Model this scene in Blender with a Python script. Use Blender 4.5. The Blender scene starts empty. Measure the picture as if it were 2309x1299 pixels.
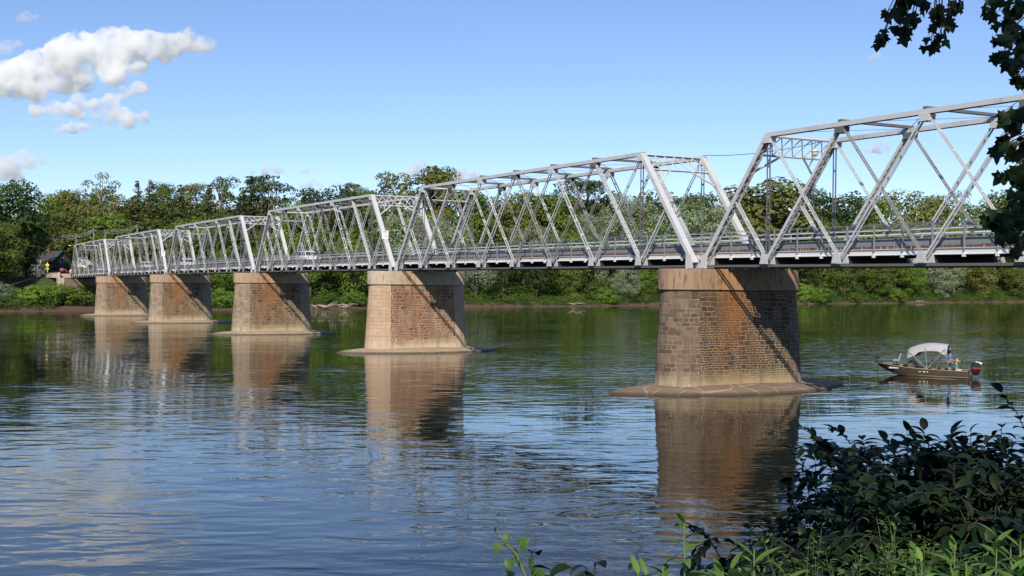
import bpy, math, random
import numpy as np
from mathutils import Vector, Matrix, Euler
R = math.radians
sc = bpy.context.scene
COL = sc.collection
random.seed(7)

# ------------------------------------------------------------------ camera, world, sun, exposure
WATER = 7.2577                       # bridge joint level above the water
F, CX, CY = 2782.73, 1154.5, 649.5
CAM = np.array([56.034, -42.152, 5.7048])
YAW, PIT, ROL = 1.0767, -0.0006, 0.0077
_r = np.array([math.cos(YAW), math.sin(YAW), 0.]); _f = np.array([-math.sin(YAW), math.cos(YAW), 0.]); _u = np.array([0, 0, 1.])
FW = _f*math.cos(PIT) + _u*math.sin(PIT); UP0 = _u*math.cos(PIT) - _f*math.sin(PIT)
RT = _r*math.cos(ROL) + UP0*math.sin(ROL); UP = UP0*math.cos(ROL) - _r*math.sin(ROL)
cam = bpy.data.cameras.new('camera'); camo = bpy.data.objects.new('camera', cam); COL.objects.link(camo)
m = Matrix.Identity(4)
for i, v in enumerate((RT, UP, -FW)):
    for j in range(3): m[j][i] = v[j]
m.translation = Vector(CAM); camo.matrix_world = m
cam.sensor_width = 36; cam.lens = F/2309*36; cam.clip_start = 0.1; cam.clip_end = 20000
sc.camera = camo

SUN = Vector((1.4, -1.0, 1.09)).normalized()
sun_el = math.asin(SUN.z)
sl = bpy.data.lights.new('sun', 'SUN'); sl.energy = 5.0; sl.angle = R(0.5); sl.color = (1.0, 0.925, 0.81)
so = bpy.data.objects.new('sun', sl); COL.objects.link(so)
so.rotation_euler = SUN.to_track_quat('Z', 'Y').to_euler()
W = bpy.data.worlds.new('World'); sc.world = W; W.use_nodes = True
nt = W.node_tree; bg = nt.nodes['Background']
sky = nt.nodes.new('ShaderNodeTexSky'); sky.sky_type = 'NISHITA'; sky.sun_disc = False
sky.sun_elevation = sun_el; sky.sun_rotation = math.atan2(SUN.x, SUN.y)
sky.air_density = 1.0; sky.dust_density = 0.05; sky.ozone_density = 2.5; sky.altitude = 1400
bg.inputs['Strength'].default_value = 0.132
wb = nt.nodes.new('ShaderNodeMix'); wb.data_type = 'RGBA'; wb.blend_type = 'MULTIPLY'; wb.inputs[0].default_value = 1
wb.inputs[7].default_value = (.87, .90, 1.03, 1)      # camera white balance of the blue sky
nt.links.new(sky.outputs[0], wb.inputs[6]); nt.links.new(wb.outputs[2], bg.inputs['Color'])
sc.view_settings.view_transform = 'Standard'; sc.view_settings.look = 'None'
sc.view_settings.exposure = 0.0; sc.view_settings.gamma = 1.0
sc.cycles.use_denoising = True; sc.cycles.volume_step_rate = .5; sc.cycles.volume_max_steps = 128
sc.cycles.max_bounces = 20; sc.cycles.transparent_max_bounces = 12; sc.cycles.volume_bounces = 18; sc.cycles.diffuse_bounces = 4; sc.cycles.glossy_bounces = 4
sc.cycles.caustics_reflective = False; sc.cycles.caustics_refractive = False

# ------------------------------------------------------------------ helpers
def ray(u, v):
    return FW + RT*((u-CX)/F) + UP*((CY-v)/F)
def at_x(u, v, X):
    d = ray(u, v); return CAM + d*((X-CAM[0])/d[0])
def at_z(u, v, Z):
    d = ray(u, v); return CAM + d*((Z-CAM[2])/d[2])
def at_d(u, v, D):
    return CAM + ray(u, v)*D

def tag(o, label=None, cat=None, group=None, kind=None):
    if label: o['label'] = label
    if cat: o['category'] = cat
    if group: o['group'] = group
    if kind: o['kind'] = kind
    return o
def empty(name, loc, rz=0.0, label=None, cat=None, group=None):
    o = bpy.data.objects.new(name, None); COL.objects.link(o)
    o.location = loc; o.rotation_euler = (0, 0, rz); o.empty_display_size = 0.2
    return tag(o, label, cat, group)
KIDS = {}
def adopt(c, parent):
    c.parent = parent; KIDS.setdefault(parent.name, []).append(c)
def copy_tree(o, parent=None):
    c = o.copy(); COL.objects.link(c)
    if parent is not None: adopt(c, parent)
    for ch in list(KIDS.get(o.name, [])): copy_tree(ch, c)
    return c

class MB:
    def __init__(s): s.v = []; s.f = []
    def face_set(s, vs, fs):
        n = len(s.v); s.v += [tuple(v) for v in vs]; s.f += [tuple(i+n for i in f) for f in fs]
    def box(s, a, b):
        x0, y0, z0 = a; x1, y1, z1 = b
        s.face_set([(x0,y0,z0),(x1,y0,z0),(x1,y1,z0),(x0,y1,z0),(x0,y0,z1),(x1,y0,z1),(x1,y1,z1),(x0,y1,z1)],
                   [(0,3,2,1),(4,5,6,7),(0,1,5,4),(1,2,6,5),(2,3,7,6),(3,0,4,7)])
    def beam(s, p, q, w, h, up=(0,0,1), off=(0,0)):
        p = Vector(p); q = Vector(q); d = (q-p).normalized(); up = Vector(up)
        side = d.cross(up)
        if side.length < 1e-5: side = d.cross(Vector((1,0,0)))
        side.normalize(); u = side.cross(d).normalized()
        p = p + side*off[0] + u*off[1]; q = q + side*off[0] + u*off[1]
        vs = [e + side*(a*w/2) + u*(b*h/2) for e in (p, q) for a, b in ((-1,-1),(1,-1),(1,1),(-1,1))]
        s.face_set(vs, [(0,1,2,3),(7,6,5,4),(0,4,5,1),(1,5,6,2),(2,6,7,3),(3,7,4,0)])
    def tube(s, pts, rad, n=6, cap=True):
        pts = [Vector(p) for p in pts]
        if not hasattr(rad, '__len__'): rad = [rad]*len(pts)
        base = len(s.v); prev = None
        for i, p in enumerate(pts):
            d = (pts[min(i+1, len(pts)-1)] - pts[max(i-1, 0)]).normalized()
            a = d.cross(Vector((0,0,1)) if abs(d.z) < .9 else Vector((1,0,0))).normalized()
            if prev is not None:
                a2 = prev - d*prev.dot(d)
                if a2.length > 1e-4: a = a2.normalized()
            prev = a; b = d.cross(a)
            for k in range(n):
                t = 2*math.pi*k/n; s.v.append(tuple(p + (a*math.cos(t) + b*math.sin(t))*rad[i]))
        for i in range(len(pts)-1):
            for k in range(n):
                k2 = (k+1) % n
                s.f.append((base+i*n+k, base+i*n+k2, base+(i+1)*n+k2, base+(i+1)*n+k))
        if cap:
            s.f.append(tuple(base+k for k in range(n))[::-1]); s.f.append(tuple(base+(len(pts)-1)*n+k for k in range(n)))
    def loft(s, rings, close=True, caps=True):
        base = len(s.v); n = len(rings[0])
        for r in rings: s.v += [tuple(p) for p in r]
        for i in range(len(rings)-1):
            for k in range(n if close else n-1):
                k2 = (k+1) % n
                s.f.append((base+i*n+k, base+i*n+k2, base+(i+1)*n+k2, base+(i+1)*n+k))
        if caps:
            s.f.append(tuple(base+k for k in range(n))[::-1]); s.f.append(tuple(base+(len(rings)-1)*n+k for k in range(n)))
    def prism(s, poly, y0, y1):          # poly in xz, extruded along y
        n = len(poly)
        vs = [(x, y0, z) for x, z in poly] + [(x, y1, z) for x, z in poly]
        s.face_set(vs, [tuple(range(n)), tuple(range(2*n-1, n-1, -1))] + [((i+1) % n, i, n+i, n+(i+1) % n) for i in range(n)])
    def build(s, name, mat, parent=None, smooth=False, bevel=0):
        me = bpy.data.meshes.new(name); me.from_pydata(s.v, [], s.f); me.update()
        mats = mat if isinstance(mat, (list, tuple)) else [mat]
        for mm in mats: me.materials.append(mm)
        if smooth: me.shade_smooth()
        o = bpy.data.objects.new(name, me); COL.objects.link(o)
        if parent is not None: adopt(o, parent)
        if bevel:
            b = o.modifiers.new('bevel', 'BEVEL'); b.width = bevel; b.segments = 2; b.limit_method = 'ANGLE'
        return o

# ------------------------------------------------------------------ materials
def mat(name):
    mt = bpy.data.materials.new(name); mt.use_nodes = True
    n = mt.node_tree.nodes; return mt, n, mt.node_tree.links, n['Principled BSDF']
def simple(name, col, rough=.6, metal=0., var=.15, scale=3., bump=0., spec=.5):
    mt, n, l, b = mat(name)
    b.inputs['Roughness'].default_value = rough; b.inputs['Metallic'].default_value = metal
    b.inputs['Specular IOR Level'].default_value = spec
    tc = n.new('ShaderNodeTexCoord'); no = n.new('ShaderNodeTexNoise'); no.inputs['Scale'].default_value = scale
    no.inputs['Detail'].default_value = 6
    l.new(tc.outputs['Object'], no.inputs['Vector'])
    cr = n.new('ShaderNodeValToRGB'); l.new(no.outputs[0], cr.inputs[0])
    cr.color_ramp.elements[0].position = .3; cr.color_ramp.elements[1].position = .7
    cr.color_ramp.elements[0].color = [c*(1-var) for c in col] + [1]
    cr.color_ramp.elements[1].color = [min(1, c*(1+var)) for c in col] + [1]
    l.new(cr.outputs[0], b.inputs['Base Color'])
    if bump:
        bp = n.new('ShaderNodeBump'); bp.inputs['Distance'].default_value = bump
        l.new(no.outputs[0], bp.inputs['Height']); l.new(bp.outputs[0], b.inputs['Normal'])
    return mt
def math_n(n, l, op, a, b=None, c=None, clamp=False):
    x = n.new('ShaderNodeMath'); x.operation = op; x.use_clamp = clamp
    for i, v in enumerate((a, b, c)):
        if v is None: continue
        if isinstance(v, (int, float)): x.inputs[i].default_value = v
        else: l.new(v, x.inputs[i])
    return x.outputs[0]
def noise_n(n, l, vec, scale, detail=4, rough=.5, dist=0.):
    x = n.new('ShaderNodeTexNoise'); x.inputs['Scale'].default_value = scale; x.inputs['Detail'].default_value = detail
    x.inputs['Roughness'].default_value = rough; x.inputs['Distortion'].default_value = dist
    if vec is not None: l.new(vec, x.inputs['Vector'])
    return x.outputs[0]
def map_n(n, l, vec, scale=(1,1,1), rot=(0,0,0), loc=(0,0,0)):
    x = n.new('ShaderNodeMapping'); x.inputs['Scale'].default_value = scale; x.inputs['Rotation'].default_value = rot
    x.inputs['Location'].default_value = loc; l.new(vec, x.inputs['Vector']); return x.outputs[0]
def mix_n(n, l, fac, a, b, mode='MIX'):
    x = n.new('ShaderNodeMix'); x.data_type = 'RGBA'; x.blend_type = mode
    if isinstance(fac, (int, float)): x.inputs[0].default_value = fac
    else: l.new(fac, x.inputs[0])
    for i, v in ((6, a), (7, b)):
        if isinstance(v, (tuple, list)): x.inputs[i].default_value = tuple(v[:3]) + (1,)
        else: l.new(v, x.inputs[i])
    return x.outputs[2]
def ramp_n(n, l, fac, stops):
    x = n.new('ShaderNodeValToRGB'); l.new(fac, x.inputs[0]); e = x.color_ramp.elements
    while len(e) < len(stops): e.new(.5)
    for i, (p, c) in enumerate(stops):
        e[i].position = p; e[i].color = (c, c, c, 1) if isinstance(c, (int, float)) else tuple(c) + (1,)
    return x.outputs[0]

def painted_steel(name, col, rust=.25, rough=.45):
    mt, n, l, b = mat(name)
    geo = n.new('ShaderNodeNewGeometry'); pos = geo.outputs['Position']
    a = noise_n(n, l, pos, .6, 3); c = noise_n(n, l, pos, 7, 6, .65)
    dirt = ramp_n(n, l, c, [(.35, 0.), (.75, 1.)])
    base = mix_n(n, l, math_n(n, l, 'MULTIPLY', dirt, .16), col, [x*.62 for x in col])
    rm = math_n(n, l, 'MULTIPLY', ramp_n(n, l, a, [(.56, 0.), (.68, 1.)]), ramp_n(n, l, c, [(.45, 0.), (.6, 1.)]))
    base = mix_n(n, l, math_n(n, l, 'MULTIPLY', rm, rust), base, (.16, .075, .035))
    l.new(base, b.inputs['Base Color']); b.inputs['Roughness'].default_value = rough
    return mt
STEEL = painted_steel('painted_steel', (.57, .57, .565), .45)
STEEL_RUST = painted_steel('rusty_steel', (.22, .19, .165), 1.0, .8)
STEEL_OLD = painted_steel('old_paint', (.30, .28, .265), 1.0, .6)
STEEL_DK = painted_steel('weathered_dark_steel', (.13, .125, .13), .8, .7)
STEEL_GREY = painted_steel('grey_guard_steel', (.22, .24, .26), .3, .55)
FASCIA = painted_steel('fascia_paint', (.72, .72, .70), .3)
RUST = simple('rust', (.12, .055, .035), .9, var=.5, scale=9)
DARK = simple('dark_underdeck', (.03, .026, .024), .9, var=.3)
WHITE = simple('white_paint', (.78, .78, .76), .4, var=.05)
BLACK = simple('black_plastic', (.015, .015, .017), .35, var=.2)
GLASSM = simple('window_glass', (.02, .025, .03), .06, var=.1)
CONC = simple('concrete', (.42, .36, .29), .9, var=.22, scale=1.3, bump=.02)
ASPHALT = simple('asphalt', (.06, .06, .06), .9, var=.2, scale=4)

def masonry(name, row, wid, mortar, stone_a, stone_b, mortar_col, mort_size, plaster=.0, stain=.8, distort=.05, damp=.0):
    """uv in metres: u around the pier, v height above its base (whole pier about 5.6 m)"""
    mt, n, l, b = mat(name)
    uv = n.new('ShaderNodeTexCoord').outputs['UV']
    geo = n.new('ShaderNodeTexCoord').outputs['Object']
    jn = n.new('ShaderNodeTexNoise'); jn.inputs['Scale'].default_value = 1.6; jn.inputs['Detail'].default_value = 3; l.new(uv, jn.inputs['Vector'])
    sub = n.new('ShaderNodeVectorMath'); sub.operation = 'SUBTRACT'; l.new(jn.outputs['Color'], sub.inputs[0]); sub.inputs[1].default_value = (.5,.5,.5)
    scl = n.new('ShaderNodeVectorMath'); scl.operation = 'SCALE'; l.new(sub.outputs[0], scl.inputs[0]); scl.inputs[3].default_value = distort*4
    add = n.new('ShaderNodeVectorMath'); l.new(uv, add.inputs[0]); l.new(scl.outputs[0], add.inputs[1])
    jn2 = n.new('ShaderNodeTexNoise'); jn2.inputs['Scale'].default_value = 9; l.new(uv, jn2.inputs['Vector'])
    sub2 = n.new('ShaderNodeVectorMath'); sub2.operation = 'SUBTRACT'; l.new(jn2.outputs['Color'], sub2.inputs[0]); sub2.inputs[1].default_value = (.5,.5,.5)
    scl2 = n.new('ShaderNodeVectorMath'); scl2.operation = 'SCALE'; l.new(sub2.outputs[0], scl2.inputs[0]); scl2.inputs[3].default_value = distort*.9
    add2 = n.new('ShaderNodeVectorMath'); l.new(add.outputs[0], add2.inputs[0]); l.new(scl2.outputs[0], add2.inputs[1])
    def brick(r, w, off, sq):
        t = n.new('ShaderNodeTexBrick'); t.offset = off; t.offset_frequency = 2; t.squash = sq; t.squash_frequency = 3
        l.new(add2.outputs[0], t.inputs['Vector']); t.inputs['Scale'].default_value = 1
        t.inputs['Brick Width'].default_value = w; t.inputs['Row Height'].default_value = r
        t.inputs['Mortar Size'].default_value = mort_size; t.inputs['Mortar Smooth'].default_value = .35; t.inputs['Bias'].default_value = 0
        t.inputs['Color1'].default_value = (0,0,0,1); t.inputs['Color2'].default_value = (1,1,1,1); t.inputs['Mortar'].default_value = (.5,.5,.5,1)
        return t
    bt = brick(row, wid, .43, .62); bt2 = brick(row*2, wid*1.35, .37, 1.4)
    sel = ramp_n(n, l, noise_n(n, l, uv, .9, 2), [(.53, 0.), (.56, 1.)])
    fac = mix_n(n, l, sel, bt.outputs['Fac'], bt2.outputs['Fac']); val = mix_n(n, l, sel, bt.outputs['Color'], bt2.outputs['Color'])
    st = mix_n(n, l, val, stone_a, stone_b)
    fn = noise_n(n, l, uv, 14, 6, .7)
    st = mix_n(n, l, 1., st, ramp_n(n, l, fn, [(.3, .6), (.7, 1.35)]), 'MULTIPLY')
    big = noise_n(n, l, map_n(n, l, uv, (1.2, .35, 1)), 1.1, 4, .6)
    mort = mix_n(n, l, ramp_n(n, l, big, [(.4, 0.), (.65, 1.)]), mortar_col, [c*.5 for c in mortar_col])
    col = mix_n(n, l, fac, st, mort)
    hsep = n.new('ShaderNodeSeparateXYZ'); l.new(uv, hsep.inputs[0]); hgt = hsep.outputs[1]
    osep = n.new('ShaderNodeSeparateXYZ'); l.new(geo, osep.inputs[0])
    # lime wash / plaster patches, thickest at the foot
    foot = math_n(n, l, 'SUBTRACT', 1.0, math_n(n, l, 'DIVIDE', hgt, 1.25), clamp=True)
    pl = math_n(n, l, 'ADD', math_n(n, l, 'MULTIPLY', foot, 1.6), math_n(n, l, 'SUBTRACT', math_n(n, l, 'MULTIPLY', noise_n(n, l, uv, .8, 5, .6), 1.2), .62 - plaster*.4))
    pl = math_n(n, l, 'MULTIPLY', pl, .9, clamp=True)
    tan = mix_n(n, l, noise_n(n, l, uv, 5, 5, .7), [c*.7 for c in mortar_col], [c*1.12 for c in mortar_col])
    col = mix_n(n, l, pl, col, tan)
    # rust wash running down from under the steelwork
    yy = osep.outputs[1]
    g = math_n(n, l, 'SUBTRACT', 1.0, math_n(n, l, 'ABSOLUTE', math_n(n, l, 'DIVIDE', math_n(n, l, 'SUBTRACT', yy, 1.3), 2.6)), clamp=True)
    streak = noise_n(n, l, map_n(n, l, uv, (2.6, .28, 1)), 1.3, 5, .65)
    sm = math_n(n, l, 'MULTIPLY', math_n(n, l, 'MULTIPLY', g, ramp_n(n, l, streak, [(.32, 0.), (.62, 1.)])), math_n(n, l, 'MULTIPLY', math_n(n, l, 'DIVIDE', hgt, 4.2, clamp=True), stain), clamp=True)
    col = mix_n(n, l, sm, col, mix_n(n, l, 1., col, (1.25, .62, .25), 'MULTIPLY'))
    col = mix_n(n, l, math_n(n, l, 'MULTIPLY', sm, .35), col, (.42, .19, .05))
    ds = ramp_n(n, l, noise_n(n, l, map_n(n, l, uv, (1.6, .3, 1), loc=(7,3,0)), 1.2, 5, .7), [(.5, 0.), (.72, 1.)])
    col = mix_n(n, l, math_n(n, l, 'MULTIPLY', ds, .55+damp), col, (.05, .042, .036))
    l.new(col, b.inputs['Base Color']); b.inputs['Roughness'].default_value = .92
    h = math_n(n, l, 'SUBTRACT', math_n(n, l, 'MULTIPLY', fn, .35), fac)
    h = math_n(n, l, 'MULTIPLY', h, math_n(n, l, 'SUBTRACT', 1., pl))
    bp = n.new('ShaderNodeBump'); bp.inputs['Distance'].default_value = .035; bp.inputs['Strength'].default_value = .9
    l.new(h, bp.inputs['Height']); l.new(bp.outputs[0], b.inputs['Normal'])
    return mt
def cap_mat(name, c1, stain=.9, drip=.7):
    mt, n, l, b = mat(name)
    uv = n.new('ShaderNodeTexCoord').outputs['UV']; ob = n.new('ShaderNodeTexCoord').outputs['Object']
    s = n.new('ShaderNodeSeparateXYZ'); l.new(ob, s.inputs[0]); yy = s.outputs[1]
    base = mix_n(n, l, noise_n(n, l, uv, 2.2, 6, .65), [c*.78 for c in c1], [c*1.15 for c in c1])
    g = math_n(n, l, 'SUBTRACT', 1.0, math_n(n, l, 'ABSOLUTE', math_n(n, l, 'DIVIDE', math_n(n, l, 'SUBTRACT', yy, .9), 1.3)), clamp=True)
    st = ramp_n(n, l, noise_n(n, l, map_n(n, l, uv, (2.2, .35, 1)), 1.4, 5, .6), [(.34, 0.), (.6, 1.)])
    base = mix_n(n, l, math_n(n, l, 'MULTIPLY', math_n(n, l, 'MULTIPLY', g, st), stain), base, (.46, .19, .05))
    dr = ramp_n(n, l, noise_n(n, l, map_n(n, l, uv, (3.2, .5, 1), loc=(2,9,0)), 1.7, 5, .7), [(.52, 0.), (.66, 1.)])
    base = mix_n(n, l, math_n(n, l, 'MULTIPLY', dr, drip), base, (.07, .055, .045))
    l.new(base, b.inputs['Base Color']); b.inputs['Roughness'].default_value = .9
    bp = n.new('ShaderNodeBump'); bp.inputs['Distance'].default_value = .01; l.new(noise_n(n, l, uv, 20, 5), bp.inputs['Height']); l.new(bp.outputs[0], b.inputs['Normal'])
    return mt
def apron_mat(name, c1):
    mt, n, l, b = mat(name)
    ob = n.new('ShaderNodeTexCoord').outputs['Object']
    base = mix_n(n, l, noise_n(n, l, ob, 1.2, 6, .65), [c*.62 for c in c1], [c*1.12 for c in c1])
    vo = n.new('ShaderNodeTexVoronoi'); vo.feature = 'DISTANCE_TO_EDGE'; vo.inputs['Scale'].default_value = .62; vo.inputs['Randomness'].default_value = .9
    l.new(ob, vo.inputs['Vector'])
    crack = ramp_n(n, l, vo.outputs['Distance'], [(.0, 1.), (.035, 0.)])
    base = mix_n(n, l, math_n(n, l, 'MULTIPLY', crack, .6), base, (.55, .45, .36))
    s = n.new('ShaderNodeSeparateXYZ'); l.new(ob, s.inputs[0])
    wet = ramp_n(n, l, math_n(n, l, 'ADD', s.outputs[2], math_n(n, l, 'MULTIPLY', noise_n(n, l, ob, 3), .06)), [(.10, 1.), (.19, 0.)])
    base = mix_n(n, l, math_n(n, l, 'MULTIPLY', wet, .8), base, (.045, .03, .02))
    l.new(base, b.inputs['Base Color']); b.inputs['Roughness'].default_value = .85
    bp = n.new('ShaderNodeBump'); bp.inputs['Distance'].default_value = .03; l.new(noise_n(n, l, ob, 5, 6), bp.inputs['Height']); l.new(bp.outputs[0], b.inputs['Normal'])
    return mt

def leaf_mat(name, dark, light, yellow=None, trans=.35, scale=.5, rough=.55):
    mt, n, l, b = mat(name)
    oi = n.new('ShaderNodeObjectInfo'); at = n.new('ShaderNodeAttribute'); at.attribute_name = 'tint'
    c = mix_n(n, l, at.outputs['Fac'], dark, light)
    if yellow: c = mix_n(n, l, math_n(n, l, 'MULTIPLY', oi.outputs['Random'], .8), c, yellow)
    hsv = n.new('ShaderNodeHueSaturation'); l.new(c, hsv.inputs['Color'])
    l.new(math_n(n, l, 'ADD', math_n(n, l, 'MULTIPLY', oi.outputs['Random'], .3), .85), hsv.inputs['Value'])
    l.new(math_n(n, l, 'ADD', math_n(n, l, 'MULTIPLY', oi.outputs['Random'], .02), .49), hsv.inputs['Hue'])
    l.new(hsv.outputs[0], b.inputs['Base Color']); b.inputs['Roughness'].default_value = rough
    b.inputs['Specular IOR Level'].default_value = .3
    tr = n.new('ShaderNodeBsdfTranslucent'); l.new(hsv.outputs[0], tr.inputs['Color'])
    ms = n.new('ShaderNodeMixShader'); ms.inputs[0].default_value = trans
    l.new(b.outputs[0], ms.inputs[1]); l.new(tr.outputs[0], ms.inputs[2]); l.new(ms.outputs[0], n['Material Output'].inputs['Surface'])
    return mt
BARK = simple('bark', (.11, .085, .06), .95, var=.4, scale=6)
BARK_PALE = simple('pale_bark', (.42, .38, .31), .9, var=.3, scale=3)

# ------------------------------------------------------------------ setting: water, ground
YS = [-600,-300,-100,-15,4,30,64,121,176,295,487,800,1500,4000]
XS = [-170,-190,-203,-212,-218,-222,-233,-259,-276,-316,-378,-480,-700,-1500]
def shore_x(y): return float(np.interp(y, YS, XS))
def hill(y): return float(np.interp(y, [-300,-40,20,80,150,300,500,900], [14,15,15,15,17,27,30,26]))
def ground_z(x, y):
    d = shore_x(y) - x
    z = np.interp(d, [-14,-3,0,3,8,16,40,58,115,170,600], [-2.5,-.7,.12,.75,1.6,4.6,6.0,7.2,0,0,0])
    if d > 58:
        t = min(1, (d-58)/62); t = t*t*(3-2*t); z = 7.2 + hill(y)*t + (min(d, 400)-120)*.02*(d > 120)
    z += .25*math.sin(x*.31+y*.17)*(d > 2)
    if abs(y-2.3) < 13 and d > 2:                # road level behind the abutment
        k = max(0., 1-max(0., abs(y-2.3)-5)/8)
        if d > 9: z = z*(1-k) + 7.75*k
    return float(z)
def grid_mesh(name, xs, ys, fz, mt, kind='structure', smooth=True):
    nx, ny = len(xs), len(ys); vs = [(x, y, fz(x, y)) for y in ys for x in xs]
    fs = [(j*nx+i, j*nx+i+1, (j+1)*nx+i+1, (j+1)*nx+i) for j in range(ny-1) for i in range(nx-1)]
    b = MB(); b.v = vs; b.f = fs; o = b.build(name, mt, smooth=smooth); tag(o, kind=kind); return o
def water_mat():
    mt, n, l, b = mat('river_water')
    pos = n.new('ShaderNodeNewGeometry').outputs['Position']
    b.inputs['Base Color'].default_value = (.012, .016, .010, 1); b.inputs['IOR'].default_value = 1.333
    b.inputs['Specular IOR Level'].default_value = .5
    rot = map_n(n, l, pos, (1, 1, 1), (0, 0, R(28)))
    w1 = noise_n(n, l, map_n(n, l, rot, (.95, .42, 1)), 1.25, 1.5, .4, .5)
    w2 = noise_n(n, l, map_n(n, l, rot, (1.0, .5, 1)), 3.4, 1.5, .5, .4)
    w3 = noise_n(n, l, map_n(n, l, rot, (.25, .14, 1)), 1., 3, .5)
    patch = ramp_n(n, l, noise_n(n, l, map_n(n, l, pos, (.045, .013, 1)), 1.0, 4, .55, .8), [(.40, .16), (.60, 1.)])
    h = math_n(n, l, 'ADD', math_n(n, l, 'MULTIPLY', w1, .043), math_n(n, l, 'MULTIPLY', w2, .0055))
    h = math_n(n, l, 'MULTIPLY', h, patch)
    h = math_n(n, l, 'ADD', h, math_n(n, l, 'MULTIPLY', w3, .03))
    bp = n.new('ShaderNodeBump'); bp.inputs['Distance'].default_value = 1.0; bp.inputs['Strength'].default_value = 1.0
    l.new(h, bp.inputs['Height']); l.new(bp.outputs[0], b.inputs['Normal'])
    l.new(math_n(n, l, 'ADD', math_n(n, l, 'MULTIPLY', patch, .03), .0), b.inputs['Roughness'])
    return mt
b = MB(); b.face_set([(-3000,-3000,0),(300,-3000,0),(300,6000,0),(-3000,6000,0)], [(0,1,2,3)])
tag(b.build('river', water_mat()), kind='structure')

def ground_mat(name, soil, grass, zlo, zhi):
    mt, n, l, b = mat(name)
    pos = n.new('ShaderNodeNewGeometry').outputs['Position']; s = n.new('ShaderNodeSeparateXYZ'); l.new(pos, s.inputs[0])
    z = math_n(n, l, 'ADD', s.outputs[2], math_n(n, l, 'MULTIPLY', math_n(n, l, 'SUBTRACT', noise_n(n, l, pos, .3, 5), .5), 1.2))
    k = n.new('ShaderNodeMapRange'); l.new(z, k.inputs[0]); k.inputs[1].default_value = zlo; k.inputs[2].default_value = zhi
    c = mix_n(n, l, k.outputs[0], soil, grass)
    c = mix_n(n, l, 1., c, ramp_n(n, l, noise_n(n, l, pos, 1.4, 6, .7), [(.3, .6), (.7, 1.3)]), 'MULTIPLY')
    l.new(c, b.inputs['Base Color']); b.inputs['Roughness'].default_value = 1
    bp = n.new('ShaderNodeBump'); bp.inputs['Distance'].default_value = .2; l.new(noise_n(n, l, pos, 1.2, 6), bp.inputs['Height']); l.new(bp.outputs[0], b.inputs['Normal'])
    return mt
FARG = ground_mat('far_bank_ground', (.12, .07, .042), (.045, .06, .02), .9, 1.7)
ds = [-40,-14,-6,-3,-1,0,.6,1.4,2.2,3,4.5,6,8,9.2,12,16,22,30,40,50,58,66,75,85,95,105,115,130,170,250,400,900,2600]
ys = [-2500,-900,-500,-250,-150]+list(np.arange(-100,620,5.))+[650,700,760,850,1000,1300,2000,4000]
gb = MB(); nx = len(ds)
for y in ys:
    jag = 1.1*math.sin(y*.35)+.8*math.sin(y*.9+1)+.5*math.sin(y*2.1)
    for d in ds:
        dd = d + (jag if -3 <= d <= 4 else 0)*(0 if abs(y-2) < 14 else 1)
        x = shore_x(y) - dd; gb.v.append((x, y, ground_z(shore_x(y)-d, y)))
for j in range(len(ys)-1):
    for i in range(nx-1): gb.f.append((j*nx+i, (j+1)*nx+i, (j+1)*nx+i+1, j*nx+i+1))
tag(gb.build('far_bank', FARG, smooth=True), kind='structure')
def near_z(x, y):
    d = x - 44.0
    z = float(np.interp(d, [-6,-1,0,3,6,9,14,400], [-1.5,-.5,.0,1.3,2.6,3.7,4.1,4.6]))
    return z + .06*math.sin(x*2.1+y*1.3)
NEARG = ground_mat('near_bank_ground', (.06, .045, .03), (.03, .04, .015), .6, 1.6)
grid_mesh('near_bank', [38,41,43,44,45,46,47,48,49,50,51,52,53,54,56,58,62,70,100,300,2500], [-2500,-600,-200,-100]+list(np.arange(-70,20,2.))+[40,100,300,1200,5000], near_z, NEARG)
#PART2
# ------------------------------------------------------------------ bridge geometry
SP = [43.6, 43.674, 42.105, 45.246, 45.342, 45.027]
PX = [43.6, 0.0]
for s in SP[1:]: PX.append(PX[-1]-s)             # pier / abutment positions, right to left
GAP = .46; WT = 4.53; HT = 6.5
def zj(x): return WATER - .62087*x/100 - .25884*(x/100)**2

# piers: stadium plan with rounded noses
def stadium(hw, y0, y1, nose, n=10):
    pts = []
    for k in range(n+1):
        a = math.pi*k/n; pts.append((-hw*math.cos(a)*-1, y1 + nose*math.sin(a)))     # far nose, +x to -x
    for k in range(n+1):
        a = math.pi*k/n; pts.append((-hw*math.cos(a), y0 - nose*math.sin(a)))        # near nose, -x to +x
    return pts
def pier_part(name, levels, mats, parent, vbase, nose_mat=False, rough=0.0, top=True):
    """levels: (z, hw, y0, y1, nose). Adds uv in metres."""
    rings = [[(x, y, z) for x, y in stadium(hw, y0, y1, no)] for z, hw, y0, y1, no in levels]
    n = len(rings[0]); bm = MB(); bm.loft(rings, True, False)
    nf = len(bm.f)
    if top: bm.f.append(tuple((len(rings)-1)*n+k for k in range(n)))
    o = bm.build(name, mats, parent)
    me = o.data; uvl = me.uv_layers.new(name='UVMap')
    per = [0.]
    for k in range(n): per.append(per[-1] + (Vector(rings[0][(k+1) % n])-Vector(rings[0][k])).length)
    for p in me.polygons:
        if p.index >= nf:
            for li in p.loop_indices:
                v = me.vertices[me.loops[li].vertex_index].co; uvl.data[li].uv = (v.x, v.y)
            continue
        k = p.index % n; rr = p.index // n
        for li in p.loop_indices:
            vi = me.loops[li].vertex_index; r2, k2 = divmod(vi, n)
            u = per[k2] if not (k == n-1 and k2 == 0) else per[n]
            uvl.data[li].uv = (u, rings[r2][0][2]-vbase)
        if nose_mat:
            yc = sum(me.vertices[v].co.y for v in p.vertices)/len(p.vertices)
            if yc < levels[0][2] or yc > levels[0][3]: p.material_index = 1
    return o
TANM = (.40, .29, .19)
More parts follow.
